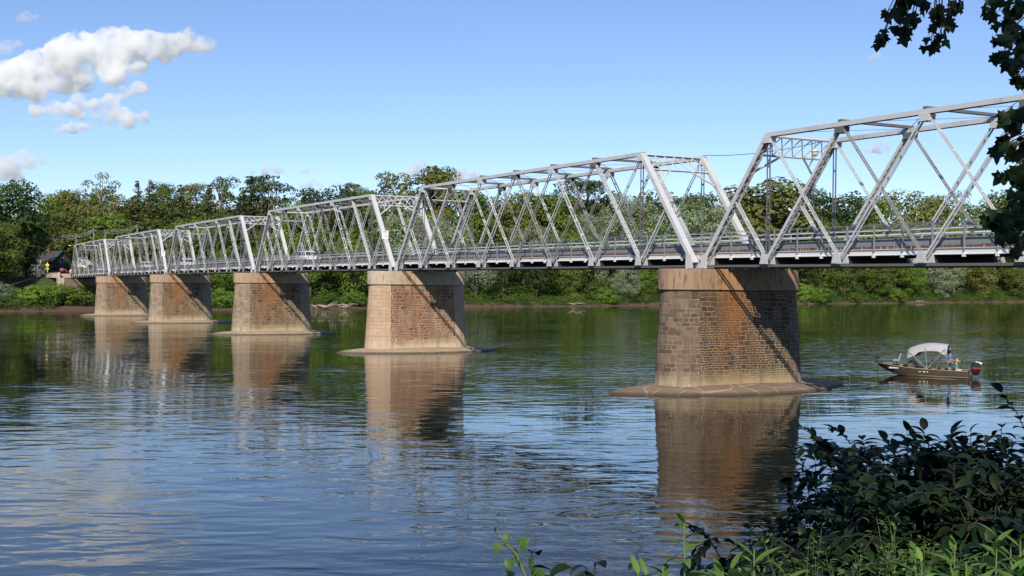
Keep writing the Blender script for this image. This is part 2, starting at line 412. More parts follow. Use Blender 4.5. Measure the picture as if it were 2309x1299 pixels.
M_R1 = masonry('rubble_dark', .135, .40, None, (.035,.026,.024), (.095,.058,.045), (.40,.30,.165), .022, -.15, 1.0)
M_N1 = masonry('ashlar_brown', .25, .52, None, (.085,.058,.040), (.20,.138,.090), (.42,.33,.22), .016, -.45, .2, .02, .1)
M_R2 = masonry('rubble_red', .15, .33, None, (.16,.062,.036), (.29,.13,.075), (.58,.46,.30), .024, -.05, .15)
M_N2 = masonry('ashlar_washed', .32, .6, None, (.42,.275,.175), (.52,.35,.235), (.55,.41,.285), .010, .75, .0, .02, -.35)
M_R3 = masonry('rubble_brown', .15, .40, None, (.055,.040,.028), (.17,.112,.070), (.47,.37,.22), .024, -.1, .9)
M_N3 = masonry('ashlar_tan', .30, .62, None, (.22,.16,.11), (.36,.265,.175), (.46,.37,.26), .016, .1, .3, .02)
M_R4 = masonry('rubble_tan', .16, .44, None, (.08,.058,.038), (.22,.15,.092), (.48,.38,.24), .024, -.05, .7)
C1 = cap_mat('cap_concrete_brown', (.33,.215,.135), 1.1, .9); C2 = cap_mat('cap_concrete_pale', (.50,.41,.29), .9, .6); C3 = cap_mat('cap_concrete_tan', (.43,.30,.195), 1.0, .7)
A1 = apron_mat('apron_brown', (.25,.175,.11)); A2 = apron_mat('apron_pale', (.42,.32,.205))
PIERS = [(M_R1, M_N1, C1, A1, 'dark rubble stone pier with rust wash, nearest the fishing boat'),
         (M_R2, M_N2, C2, A2, 'red brick-toned pier with pale washed nose and cracked apron'),
         (M_R3, M_N3, C3, A2, 'brown rubble pier with orange stain, third pier from the right'),
         (M_R3, M_N3, C3, A2, 'stone pier partly hiding the pier nearest the far abutment'),
         (M_R4, M_N3, C3, A2, 'farthest stone pier, closest to the bank and abutment')]
for i, (rb, nb, cp, ap, lab) in enumerate(PIERS):
    xp = PX[i+1]; zt = zj(xp)-.46
    t = empty('stone_pier', (xp, 0, 0), 0, lab, 'bridge pier', 'stone piers in the river')
    y1 = 5.0 if i else 5.2
    zb = zt-1.17; lv = []
    for k in range(9):
        a = k/8; z = .12 + (zb-.12)*a; w = 1-a
        lv.append((z, 1.27+.26*w, -.95-.12*w, y1+.15*w, 1.45+.25*w))
    pier_part('masonry_body', lv, [rb, nb], t, .12, True, top=False)
    c = pier_part('cap', [(zb, 1.38, -.98, y1+.02, 1.55), (zb+.03, 1.41, -.98, y1+.02, 1.58), (zt-.03, 1.41, -.98, y1+.02, 1.58), (zt, 1.38, -.98, y1+.02, 1.55)], cp, t, zb-1)
    # lens-shaped apron
    bm = MB(); ya, yb, hw = (-6.2, 10.8, 3.7) if i == 0 else (-5.5, 10.2, 3.5)
    rings = []
    for (sc_, z) in ((1.0, -.25), (.99, .02), (.95, .12), (.88, .21), (.76, .31), (.6, .39), (.4, .44)):
        ring = []
        for k in range(48):
            q = k/48*2; side = 1 if q < 1 else -1; tt = q if q < 1 else 2-q
            yy = ya + tt*(yb-ya); xx = side*hw*max(0, math.sin(math.pi*tt))**.75
            cy_ = (ya+yb)/2
            jit = 1+.025*math.sin(k*1.7+i)+.02*math.sin(k*4.1+2*i)
            ring.append((xx*sc_*jit, cy_+(yy-cy_)*sc_, z))
        rings.append(ring)
    bm.loft(rings, True, True); bm.build('apron', ap, t, smooth=True)

# ------------------------------------------------------------------ one truss span (template length 43.6)
L0 = 43.6
def jx(k): return GAP + k*(L0-2*GAP)/8
def laced(bm, p, q, w, h, up=(0,0,1), sides=(1,), n=None, plate=True):
    """two channels and zig-zag lacing; w across the bridge, h in the truss plane"""
    p = Vector(p); q = Vector(q); d = q-p; Ln = d.length
    for s in (-1, 1): bm.beam(p, q, .045, h, up, (s*(w/2-.022), 0))
    side = d.normalized().cross(Vector(up)).normalized(); u = side.cross(d.normalized()).normalized()
    for sd in sides:
        n_ = n or int(Ln/(w*.9)); 
        for k in range(n_):
            a = p + d*(k/n_); c = p + d*((k+1)/n_); s = 1 if k % 2 else -1
            bm.beam(a + side*(s*(w/2-.03)) + u*(sd*h/2), c - side*(s*(w/2-.03)) + u*(sd*h/2), .05, .015, u)
    if plate:
        o = u*(-sides[0]*h/2); bm.beam(p+o, q+o, w, .02, up)
def side_truss(parent, y, far):
    t = bpy.data.objects.new('side_truss', None); COL.objects.link(t); t.location = (0, y, 0); adopt(t, parent)
    J = [Vector((jx(k), 0, 0)) for k in range(9)]; T = {k: Vector((jx(k), 0, HT)) for k in range(1, 8)}
    # end posts: cover plate on the outside (up), lacing beneath
    for a, b_ in ((J[0], T[1]), (J[8], T[7])):
        bm = MB(); laced(bm, a-Vector((0,0,.15)), b_, .38, .24, (0,0,1), (-1,)); bm.build('end_post', STEEL, t)
    bm = MB(); laced(bm, T[1]-Vector((.15,0,0)), T[7]+Vector((.15,0,0)), .36, .21, (0,0,1), (-1,))
    bm.build('top_chord', STEEL, t)
    bm = MB()
    for s in (-1, 1):
        for k in range(8): bm.beam(J[k]+Vector((0, s*(.10+.0), -.29)), J[k+1]+Vector((0, s*.10, -.29)), .03, .12)
    bm.build('bottom_chord', STEEL_DK, t)
    def pair(a, b_, w, h, m, name='diagonal', bat=1.1):
        bm = MB()
        for s in (-1, 1): bm.beam(a, b_, .035, h, (0,0,1), (s*w/2, 0))
        n_ = int((b_-a).length/bat)
        for k in range(1, n_):
            c = a.lerp(b_, k/n_); dd = (b_-a).normalized()*.06; bm.beam(c-dd, c+dd, w, h*.55)
        return bm.build(name, m, t)
    for k in range(1, 7):
        # going down toward the nearer end
        for a, b_, kind in ((T[k], J[k+1], 0), (T[k+1], J[k], 1)):
            outer = (k == 1 and kind == 1) or (k == 6 and kind == 0)
            if outer:
                bm = MB(); laced(bm, b_, a, .22, .16, (0,0,1), (1, -1), plate=False); bm.build('diagonal', STEEL, t)
            else:
                heavy = (k <= 3 and kind == 1) or (k >= 4 and kind == 0)
                mm = STEEL_RUST if (k, kind) in ((5, 0),) and far else (STEEL_OLD if (k, kind) in ((4, 1), (4, 0), (5, 1), (2, 0)) else STEEL)
                pair(a, b_, .20 if heavy else .15, .095 if heavy else .065, mm)
    for k, tp in ((1, T[1]), (7, T[7])):
        pair(tp, J[k], .18, .07, STEEL_DK, 'hanger', 1.6)
        e = J[0] if k == 1 else J[8]; mid = (e+tp)/2
        pair(mid, J[k], .18, .10, STEEL, 'brace')
    for k in range(9):
        bm = MB(); z0 = -.34 if k in (0, 8) else -.2
        hw = .34
        x = J[k].x
        if k in (0, 8):
            s = 1 if k == 0 else -1
            poly = [(x-.18*s, -.42), (x+.5*s, -.42), (x+.55*s, -.15), (x+.5*s, .35), (x+.05*s, .35)]
        else: poly = [(x-hw, -.2), (x+hw, -.2), (x+hw*.55, .32), (x-hw*.55, .32)]
        if k == 8: poly = poly[::-1]
        for y0, y1, yr in ((-.26, -.235, -.275), (.235, .26, .261)):
            bm = MB(); bm.prism(poly, y0, y1)
            for r_ in range(4):
                for c_ in range(3):
                    px, pz = x-.14+.14*c_+(.18 if k == 0 else -.18 if k == 8 else 0), -.12+.12*r_
                    bm.box((px-.018, yr, pz-.018), (px+.018, yr+.016, pz+.018))
            bm.build('gusset_plate', STEEL, t)
    for k in range(1, 8):
        bm = MB(); x = T[k].x; bm.prism([(x-.24, HT-.42), (x+.24, HT-.42), (x+.3, HT-.12), (x-.3, HT-.12)], -.235, .235)
        bm.build('gusset_plate', STEEL if k % 2 else STEEL_DK, t)
    return t
def make_span():
    r = empty('truss_span', (0,0,0))
    side_truss(r, 0, False); side_truss(r, WT, True)
    T = {k: Vector((jx(k), 0, HT)) for k in range(1, 8)}
    Y = Vector((0, 1, 0))
    # portals in the plane of the end posts
    for e, tp in ((Vector((jx(0),0,0)), T[1]), (Vector((jx(8),0,0)), T[7])):
        dn = (e-tp).normalized(); bm = MB(); up = dn
        ya, yb = .2, WT-.2
        def P(y, s): return tp + Vector((0, y, 0)) + dn*s
        bm.beam(P(ya, .05), P(yb, .05), .16, .10, up); bm.beam(P(ya, 1.25), P(yb, 1.25), .10, .08, up)
        n_ = 6
        for k in range(n_):
            a0 = ya+(yb-ya)*k/n_; a1 = ya+(yb-ya)*(k+1)/n_
            bm.beam(P(a0, .08 if k % 2 else 1.22), P(a1, 1.22 if k % 2 else .08), .03, .05, up)
            bm.beam(P(a0, 1.22 if k % 2 else .08), P(a1, .08 if k % 2 else 1.22), .03, .05, up)
        for s, y_ in ((1, ya), (-1, yb)):
            bm.beam(P(y_, 2.35), P(y_+s*1.3, 1.25), .08, .10, up)
            bm.beam(P(y_+s*.62, 1.25), P(y_+s*.62-.0, 1.8), .05, .05, up)
        bm.build('portal_brace', STEEL, r)
    for k in range(2, 7):
        bm = MB(); a = T[k]+Vector((0, -.15, .17)); c = T[k]+Vector((0, WT+.15, .17))
        bm.beam(a, c, .24, .13); bm.build('top_strut', STEEL_DK, r)
    bm = MB()
    for k in range(1, 7):
        bm.beam(T[k]+Vector((0,0,.1)), T[k+1]+Vector((0,WT,.1)), .022, .022); bm.beam(T[k]+Vector((0,WT,.13)), T[k+1]+Vector((0,0,.13)), .022, .022)
    bm.build('sway_rods', STEEL_DK, r)
    bm = MB()
    for k in range(9):
        x = jx(k) + (.25 if k == 0 else -.25 if k == 8 else 0)
        bm.beam((x, .28, -.02), (x, WT-.28, -.02), .22, .36)
    for j in range(7):
        y = .75 + j*(WT-1.5)/6; bm.beam((.1, y, .22), (L0-.1, y, .22), .12, .22)
    bm.build('floor_beams', DARK, r)
    bm = MB(); bm.box((.05, .56, .40), (L0-.05, WT-.56, .46)); bm.build('deck', ASPHALT, r)
    for y, s in ((.5, -1), (WT-.5, 1)):
        bm = MB(); bm.box((.02, y-.02, .17), (L0-.02, y+.02, .46))
        bm.box((.02, min(y, y+s*.09), .435), (L0-.02, max(y, y+s*.09), .463)); bm.box((.02, min(y, y+s*.09), .165), (L0-.02, max(y, y+s*.09), .19))
        for k in range(25):
            x = jx(0)+k*(L0-2*GAP)/24; bm.box((x-.07, y+s*.02 if s > 0 else y-.13, .06), (x+.07, y+.13 if s > 0 else y-.02, .25))
        bm.build('fascia_beam', FASCIA, r)
    bm = MB(); rng = random.Random(3)
    for k in range(210):
        x = .15 + k*(L0-.3)/210; w = .06+.06*rng.random(); bm.box((x, .50, .465), (x+w, .60, .57+.05*rng.random()))
    tag(bm.build('grating_edge', RUST, r), kind='stuff')
    bm = MB()
    for k in range(210):
        if rng.random() < .7:
            x = .25 + k*(L0-.5)/210; bm.box((x, .55, .466), (x+.05, .605, .56))
    tag(bm.build('grating_teeth', CONC, r), kind='stuff')
    bm = MB(); bm.box((.05, .66, .60), (L0-.05, .76, .92)); bm.box((.05, .63, .90), (L0-.05, .79, .935)); bm.build('curb_guard', STEEL_GREY, r)
    bm = MB(); bm.box((.05, WT-.80, .62), (L0-.05, WT-.72, .92)); bm.build('curb_guard', STEEL_GREY, r)
    for y, s, z0 in ((.44, -1, .1), (WT-.62, 1, .46)):
        rl = MB()
        if s < 0:
            for z, q in ((1.60, .018), (1.37, .028), (1.08, .022)): rl.tube([(.02, y, z), (L0-.02, y, z)], q, 6)
            o = rl.build('near_railing', STEEL_GREY, r)
            for k in range(25):
                if k % 3 == 0 and k not in (0, 24): pass
                x = jx(0)+k*(L0-2*GAP)/24; bm = MB(); bm.box((x-.035, y-.04, z0), (x+.035, y+.02, 1.62)); bm.build('post', STEEL_GREY, o)
        else:
            rl.box((.02, y-.05, 1.22), (L0-.02, y+.05, 1.34)); rl.tube([(.02, y, 1.52), (L0-.02, y, 1.52)], .035, 6); rl.tube([(.02, y+.3, 1.78), (L0-.02, y+.3, 1.78)], .016, 5)
            o = rl.build('far_railing', FASCIA, r)
            for k in range(25):
                x = jx(0)+(k+.5)*(L0-2*GAP)/24.5; bm = MB(); bm.box((x-.05, y-.03, z0), (x+.05, y+.03, 1.58)); bm.build('post', STEEL_GREY, o)
    bm = MB()
    for x in (jx(0), jx(8)):
        for y in (0, WT): bm.box((x-.3, y-.3, -.47), (x+.3, y+.3, -.40))
    bm.build('bearing', STEEL_DK, r)
    return r
span_lab = ['grey truss span nearest the viewer, running out of the right edge above the boat',
            'white truss span between the dark nearest pier and the red-toned pier',
            'white truss span from the red-toned pier leftward, carrying a white SUV',
            'truss span between the third and fourth piers from the right',
            'truss span just right of the shore span, above the two farthest piers',
            'last truss span reaching the far bank beside the white gatehouse']
proto = make_span()
for i in range(6):
    o = proto if i == 0 else copy_tree(proto)
    xl, xr = PX[i+1], PX[i]
    o.location = (xl, 0, zj(xl)); o.scale = ((xr-xl)/L0, 1, 1); o.rotation_euler = (0, -math.atan2(zj(xr)-zj(xl), xr-xl), 0)
    tag(o, span_lab[i], 'bridge span', 'truss spans of the river bridge')

def on_span(x, y, z):               # local height above joint line
    for i in range(6):
        if PX[i+1] <= x <= PX[i]:
            t = (x-PX[i+1])/(PX[i]-PX[i+1]); return (x, y, zj(PX[i+1])*(1-t)+zj(PX[i])*t+z)
    return (x, y, zj(x)+z)
# near abutment, out of the frame to the right, carries the end of the near span
ab = empty('abutment', (43.9, 2.26, 0), 0, 'stone abutment on the near bank under the right end of the bridge', 'abutment')
bm = MB(); bm.box((-.6, -4, -1), (2.2, 4, 6.45)); bm.build('wall', CONC, ab)
# far abutment with wing wall and parapet
XL = PX[6]
ab = empty('abutment', (XL, 2.26, 0), 0, 'tan concrete abutment with pale parapet at the far end of the bridge', 'abutment')
bm = MB(); bm.box((-1.8, -3.6, -.5), (.6, 4.8, 6.9)); bm.build('wall', simple('abutment_shade_brown', (.17,.12,.085), .95, var=.35, scale=2), ab)  # wall colour darkened to stand in for the shadow below the deck
bm = MB(); bm.box((-1.9, -4.9, 2.0), (-.1, -3.62, 7.0)); bm.build('wing_wall', CONC, ab)
bm = MB(); bm.box((-26, -4.9, 3.5), (-1.92, -4.4, 6.85)); bm.build('retaining_wall', simple('dark_wall', (.10,.08,.06), .95), ab)
bm = MB(); bm.box((-26, -5.0, 6.86), (-.2, -4.45, 7.95)); bm.box((-26, -5.05, 7.952), (-.2, -4.4, 8.08)); bm.build('parapet', simple('parapet_concrete', (.55,.46,.35), .9, var=.15, scale=2), ab)
rd = MB(); rd.box((XL-140, .4, 7.3), (XL-.1, 7.2, 7.9)); tag(rd.build('road', ASPHALT), kind='structure')
lot = MB(); lot.box((XL-30, -3.6, 7.0), (XL-2.0, .38, 7.87)); tag(lot.build('pavement', CONC), kind='structure')
#PART3
# ------------------------------------------------------------------ foliage
def np_mesh(name, V, Fq, tint=None, mats=(), n=4, smooth=False):
    me = bpy.data.meshes.new(name); nf = len(Fq)
    me.vertices.add(len(V)); me.vertices.foreach_set('co', np.asarray(V, np.float32).ravel())
    me.loops.add(nf*n); me.loops.foreach_set('vertex_index', np.asarray(Fq, np.int32).ravel())
    me.polygons.add(nf); me.polygons.foreach_set('loop_start', np.arange(nf, dtype=np.int32)*n)
    me.polygons.foreach_set('loop_total', np.full(nf, n, np.int32))
    if smooth: me.polygons.foreach_set('use_smooth', np.ones(nf, bool))
    me.update(calc_edges=True)
    if tint is not None:
        a = me.attributes.new('tint', 'FLOAT', 'FACE'); a.data.foreach_set('value', np.asarray(tint, np.float32))
    for m_ in mats: me.materials.append(m_)
    return me
def leaf_arrays(rs, C, Nn, size, aspect=.6, bend=.15):
    N = len(C); Nn = Nn/np.linalg.norm(Nn, axis=1, keepdims=True)
    a = rs.normal(size=(N, 3)); t1 = a - Nn*(a*Nn).sum(1, keepdims=True); t1 /= np.linalg.norm(t1, axis=1, keepdims=True)
    t2 = np.cross(Nn, t1); s = size*(.6+.8*rs.random((N, 1)))
    V = np.stack([C-t1*s, C-t2*s*aspect+Nn*s*bend, C+t1*s, C+t2*s*aspect+Nn*s*bend], 1)
    return V
def crown_data(kind, seed, nleaf, lsize):
    """unit-height tree crown: leaf quads (N,4,3) and tints"""
    rs = np.random.RandomState(seed); cl = []            # clumps: centre, radius vector, weight
    if kind in ('broad', 'tall', 'sparse', 'silver', 'low'):
        p = dict(broad=(.56, .36, .42, 70, .115), tall=(.56, .25, .43, 60, .095), sparse=(.56, .33, .43, 46, .08),
                 silver=(.52, .42, .46, 75, .10), low=(.40, .62, .52, 80, .15))[kind]
        zc, rx, rz, nc, cr = p
        for i in range(nc):
            d = rs.normal(size=3); d /= np.linalg.norm(d); rr = (.45+.55*rs.random()**.5)
            lump = 1+.22*math.sin(3*math.atan2(d[1], d[0])+seed)+.14*math.sin(5*d[2]*2+seed*2)
            c = np.array([d[0]*rx*rr*lump, d[1]*rx*rr*lump, zc+d[2]*rz*rr*(1.0 if d[2] > 0 else .95)])
            if c[2] < .06: c[2] = .06+.1*rs.random()
            r_ = cr*(.6+.8*rs.random()); c[2] = min(c[2], 1-r_*.75)
            cl.append((c, np.array([r_, r_, r_*.72]), 1.))
    elif kind == 'conifer':
        for i in range(190):
            z = .06+.93*rs.random()**.9; R_ = .225*(1-z)**1.0+.004; a = rs.random()*6.28; q = .35+.65*rs.random()
            q *= 1+.25*math.sin(z*26+a)
            c = np.array([R_*q*math.cos(a), R_*q*math.sin(a), z-.04*q]); r_ = .012+.062*(1-z)
            cl.append((c, np.array([r_*1.25, r_*1.25, r_*.5]), 1.))
    elif kind == 'pine':
        for i in range(60):
            z = .32+.66*rs.random(); R_ = .30*math.sin(math.pi*min(1, (1.02-z)/.75))**.6+.03; a = rs.random()*6.28; q = .2+.85*rs.random()
            c = np.array([R_*q*math.cos(a)*1.2, R_*q*math.sin(a), z]); r_ = .05+.05*rs.random()
            cl.append((c, np.array([r_*1.35, r_*1.35, r_*.42]), 1.))
    elif kind == 'willow':
        for i in range(80):
            a = rs.random()*6.28; q = rs.random()**.5; z = .9-.55*q*q*rs.random()-.1*q
            c = np.array([.42*q*math.cos(a), .42*q*math.sin(a), z-.25*q*rs.random()]); r_ = .07+.05*rs.random()
            cl.append((c, np.array([r_*.8, r_*.8, r_*1.7]), 1.))
    w = np.array([c[1][0]**2 for c in cl]); w /= w.sum(); cnt = rs.multinomial(nleaf, w)
    VV, TT = [], []
    for (c, r_, _), k in zip(cl, cnt):
        d = rs.normal(size=(k, 3)); d /= np.linalg.norm(d, axis=1, keepdims=True)
        d[:, 2] = np.where(rs.random(k) < .35, d[:, 2], np.abs(d[:, 2]))
        q = .55+.55*rs.random((k, 1))**.5
        Cc = c + d*r_*q
        nn = d*.8 + rs.normal(size=(k, 3))*.45 + np.array([0, 0, .25]) + (c-np.array([0,0,.5]))*.8
        if kind in ('silver', 'willow'): nn += rs.normal(size=(k, 3))*.4
        VV.append(leaf_arrays(rs, Cc, nn, lsize, .42 if kind in ('willow', 'silver', 'conifer', 'pine') else .62))
        ct = rs.random()
        TT.append(np.clip(.25+.5*ct+rs.normal(size=k)*.17, 0, 1))
    return np.concatenate(VV), np.concatenate(TT), [c[0] for c in cl]
def trunk_mesh(kind, seed, clumps, mt):
    rs = random.Random(seed); bm = MB()
    H = dict(conifer=.97, pine=.92, low=.35).get(kind, .78)
    pts = [(0, 0, -.03)]; x = y = 0
    for k in range(1, 9):
        x += (rs.random()-.5)*.018; y += (rs.random()-.5)*.018; pts.append((x, y, H*k/8))
    r0 = .022 if kind not in ('low',) else .02
    bm.tube(pts, [r0*(1-.1*k) for k in range(9)], 7)
    if kind not in ('conifer',):
        idx = list(range(len(clumps))); rs.shuffle(idx)
        for i in idx[:22 if kind != 'sparse' else 36]:
            c = Vector(clumps[i]); zs = max(.1, min(H*.9, c.z-.12-.25*rs.random())); f_ = zs/H*8; k = int(f_)
            a = Vector(pts[min(8, k)]); mid = a.lerp(c, .5)+Vector(((rs.random()-.5)*.05, (rs.random()-.5)*.05, .03))
            bm.tube([a, mid, c], [r0*.45, r0*.28, r0*.1], 5)
    me = bpy.data.meshes.new('trunk'); me.from_pydata(bm.v, [], bm.f); me.update(); me.materials.append(mt); me.shade_smooth()
    return me
LM = dict(
    broad=leaf_mat('leaves_green', (.060,.100,.016), (.15,.22,.040), (.17,.22,.04)),
    bright=leaf_mat('leaves_bright', (.07,.14,.014), (.19,.31,.040), (.20,.28,.035)),
    dark=leaf_mat('leaves_dark', (.030,.056,.014), (.075,.12,.024)),
    olive=leaf_mat('leaves_olive', (.085,.110,.022), (.23,.26,.065), (.24,.24,.06)),
    silver=leaf_mat('leaves_silver', (.15,.21,.10), (.42,.50,.31), trans=.3),
    conifer=leaf_mat('needles', (.022,.044,.014), (.070,.100,.028), (.07,.085,.025), trans=.12),
    bronze=leaf_mat('needles_bronze', (.045,.055,.015), (.12,.13,.035), trans=.12))
VAR = {}
def variant(kind, seed, leafmat, bark, nleaf=6500, ls=.0165):
    key = (kind, seed, leafmat)
    if key not in VAR:
        V, T, cl = crown_data(kind, seed, nleaf, ls); N = len(V)
        cm = np_mesh('crown', V.reshape(-1, 3), np.arange(N*4).reshape(N, 4), T, [LM[leafmat]])
        VAR[key] = (cm, trunk_mesh(kind, seed, cl, bark))
    return VAR[key]
NL = dict(conifer=(7000,.015), pine=(5000,.017), low=(6500,.027), silver=(8000,.0135), willow=(8000,.014), sparse=(4200,.014))
TREE_NAME = dict(broad='broadleaf_tree', tall='broadleaf_tree', sparse='sycamore_tree', silver='silver_leaved_tree', low='shrub', conifer='conifer_tree', pine='pine_tree', willow='willow_tree')
TREE_CAT = dict(low='shrub')
def tree_at(kind, loc, h, wid, label, leafmat=None, seed=1, group='trees along the far bank', rz=None):
    lm_ = leafmat or dict(conifer='conifer', pine='conifer', silver='silver', willow='silver').get(kind, 'broad')
    nl = NL.get(kind, (7000, .0165))
    cm, tm = variant(kind, seed, lm_, BARK_PALE if kind == 'sparse' else BARK, *nl)
    r = empty(TREE_NAME[kind], loc, rz if rz is not None else random.random()*6.28, label, TREE_CAT.get(kind, 'tree'), group)
    r.scale = (h*wid, h*wid, h)
    for nm, me in (('trunk', tm), ('crown', cm)):
        o = bpy.data.objects.new(nm, me); COL.objects.link(o); adopt(o, r)
    return r
def bank_point(u, d):
    """where the line of sight through column u crosses the far shore, then d metres on; returns x, y, depth"""
    g = ray(u, 650.); lo, hi = 100., 1500.
    for _ in range(60):
        m_ = (lo+hi)/2; P = CAM+g*m_
        if P[0] > shore_x(P[1]): lo = m_
        else: hi = m_
    P = CAM+g*(lo+d/math.hypot(g[0], g[1])); return P[0], P[1], (lo+d/math.hypot(g[0], g[1]))
def T(kind, u, vtop, d, wid, label, lm_=None, seed=1, group='trees along the far bank'):
    x, y, dep = bank_point(u, d); z = ground_z(x, y)
    ztop = (CAM + ray(u, vtop)*dep)[2]; h = max(2.0, ztop-z)
    return tree_at(kind, (x, y, z-.15), h*1.02, wid, label, lm_, seed, group)
HG = 'trees on the wooded hill'
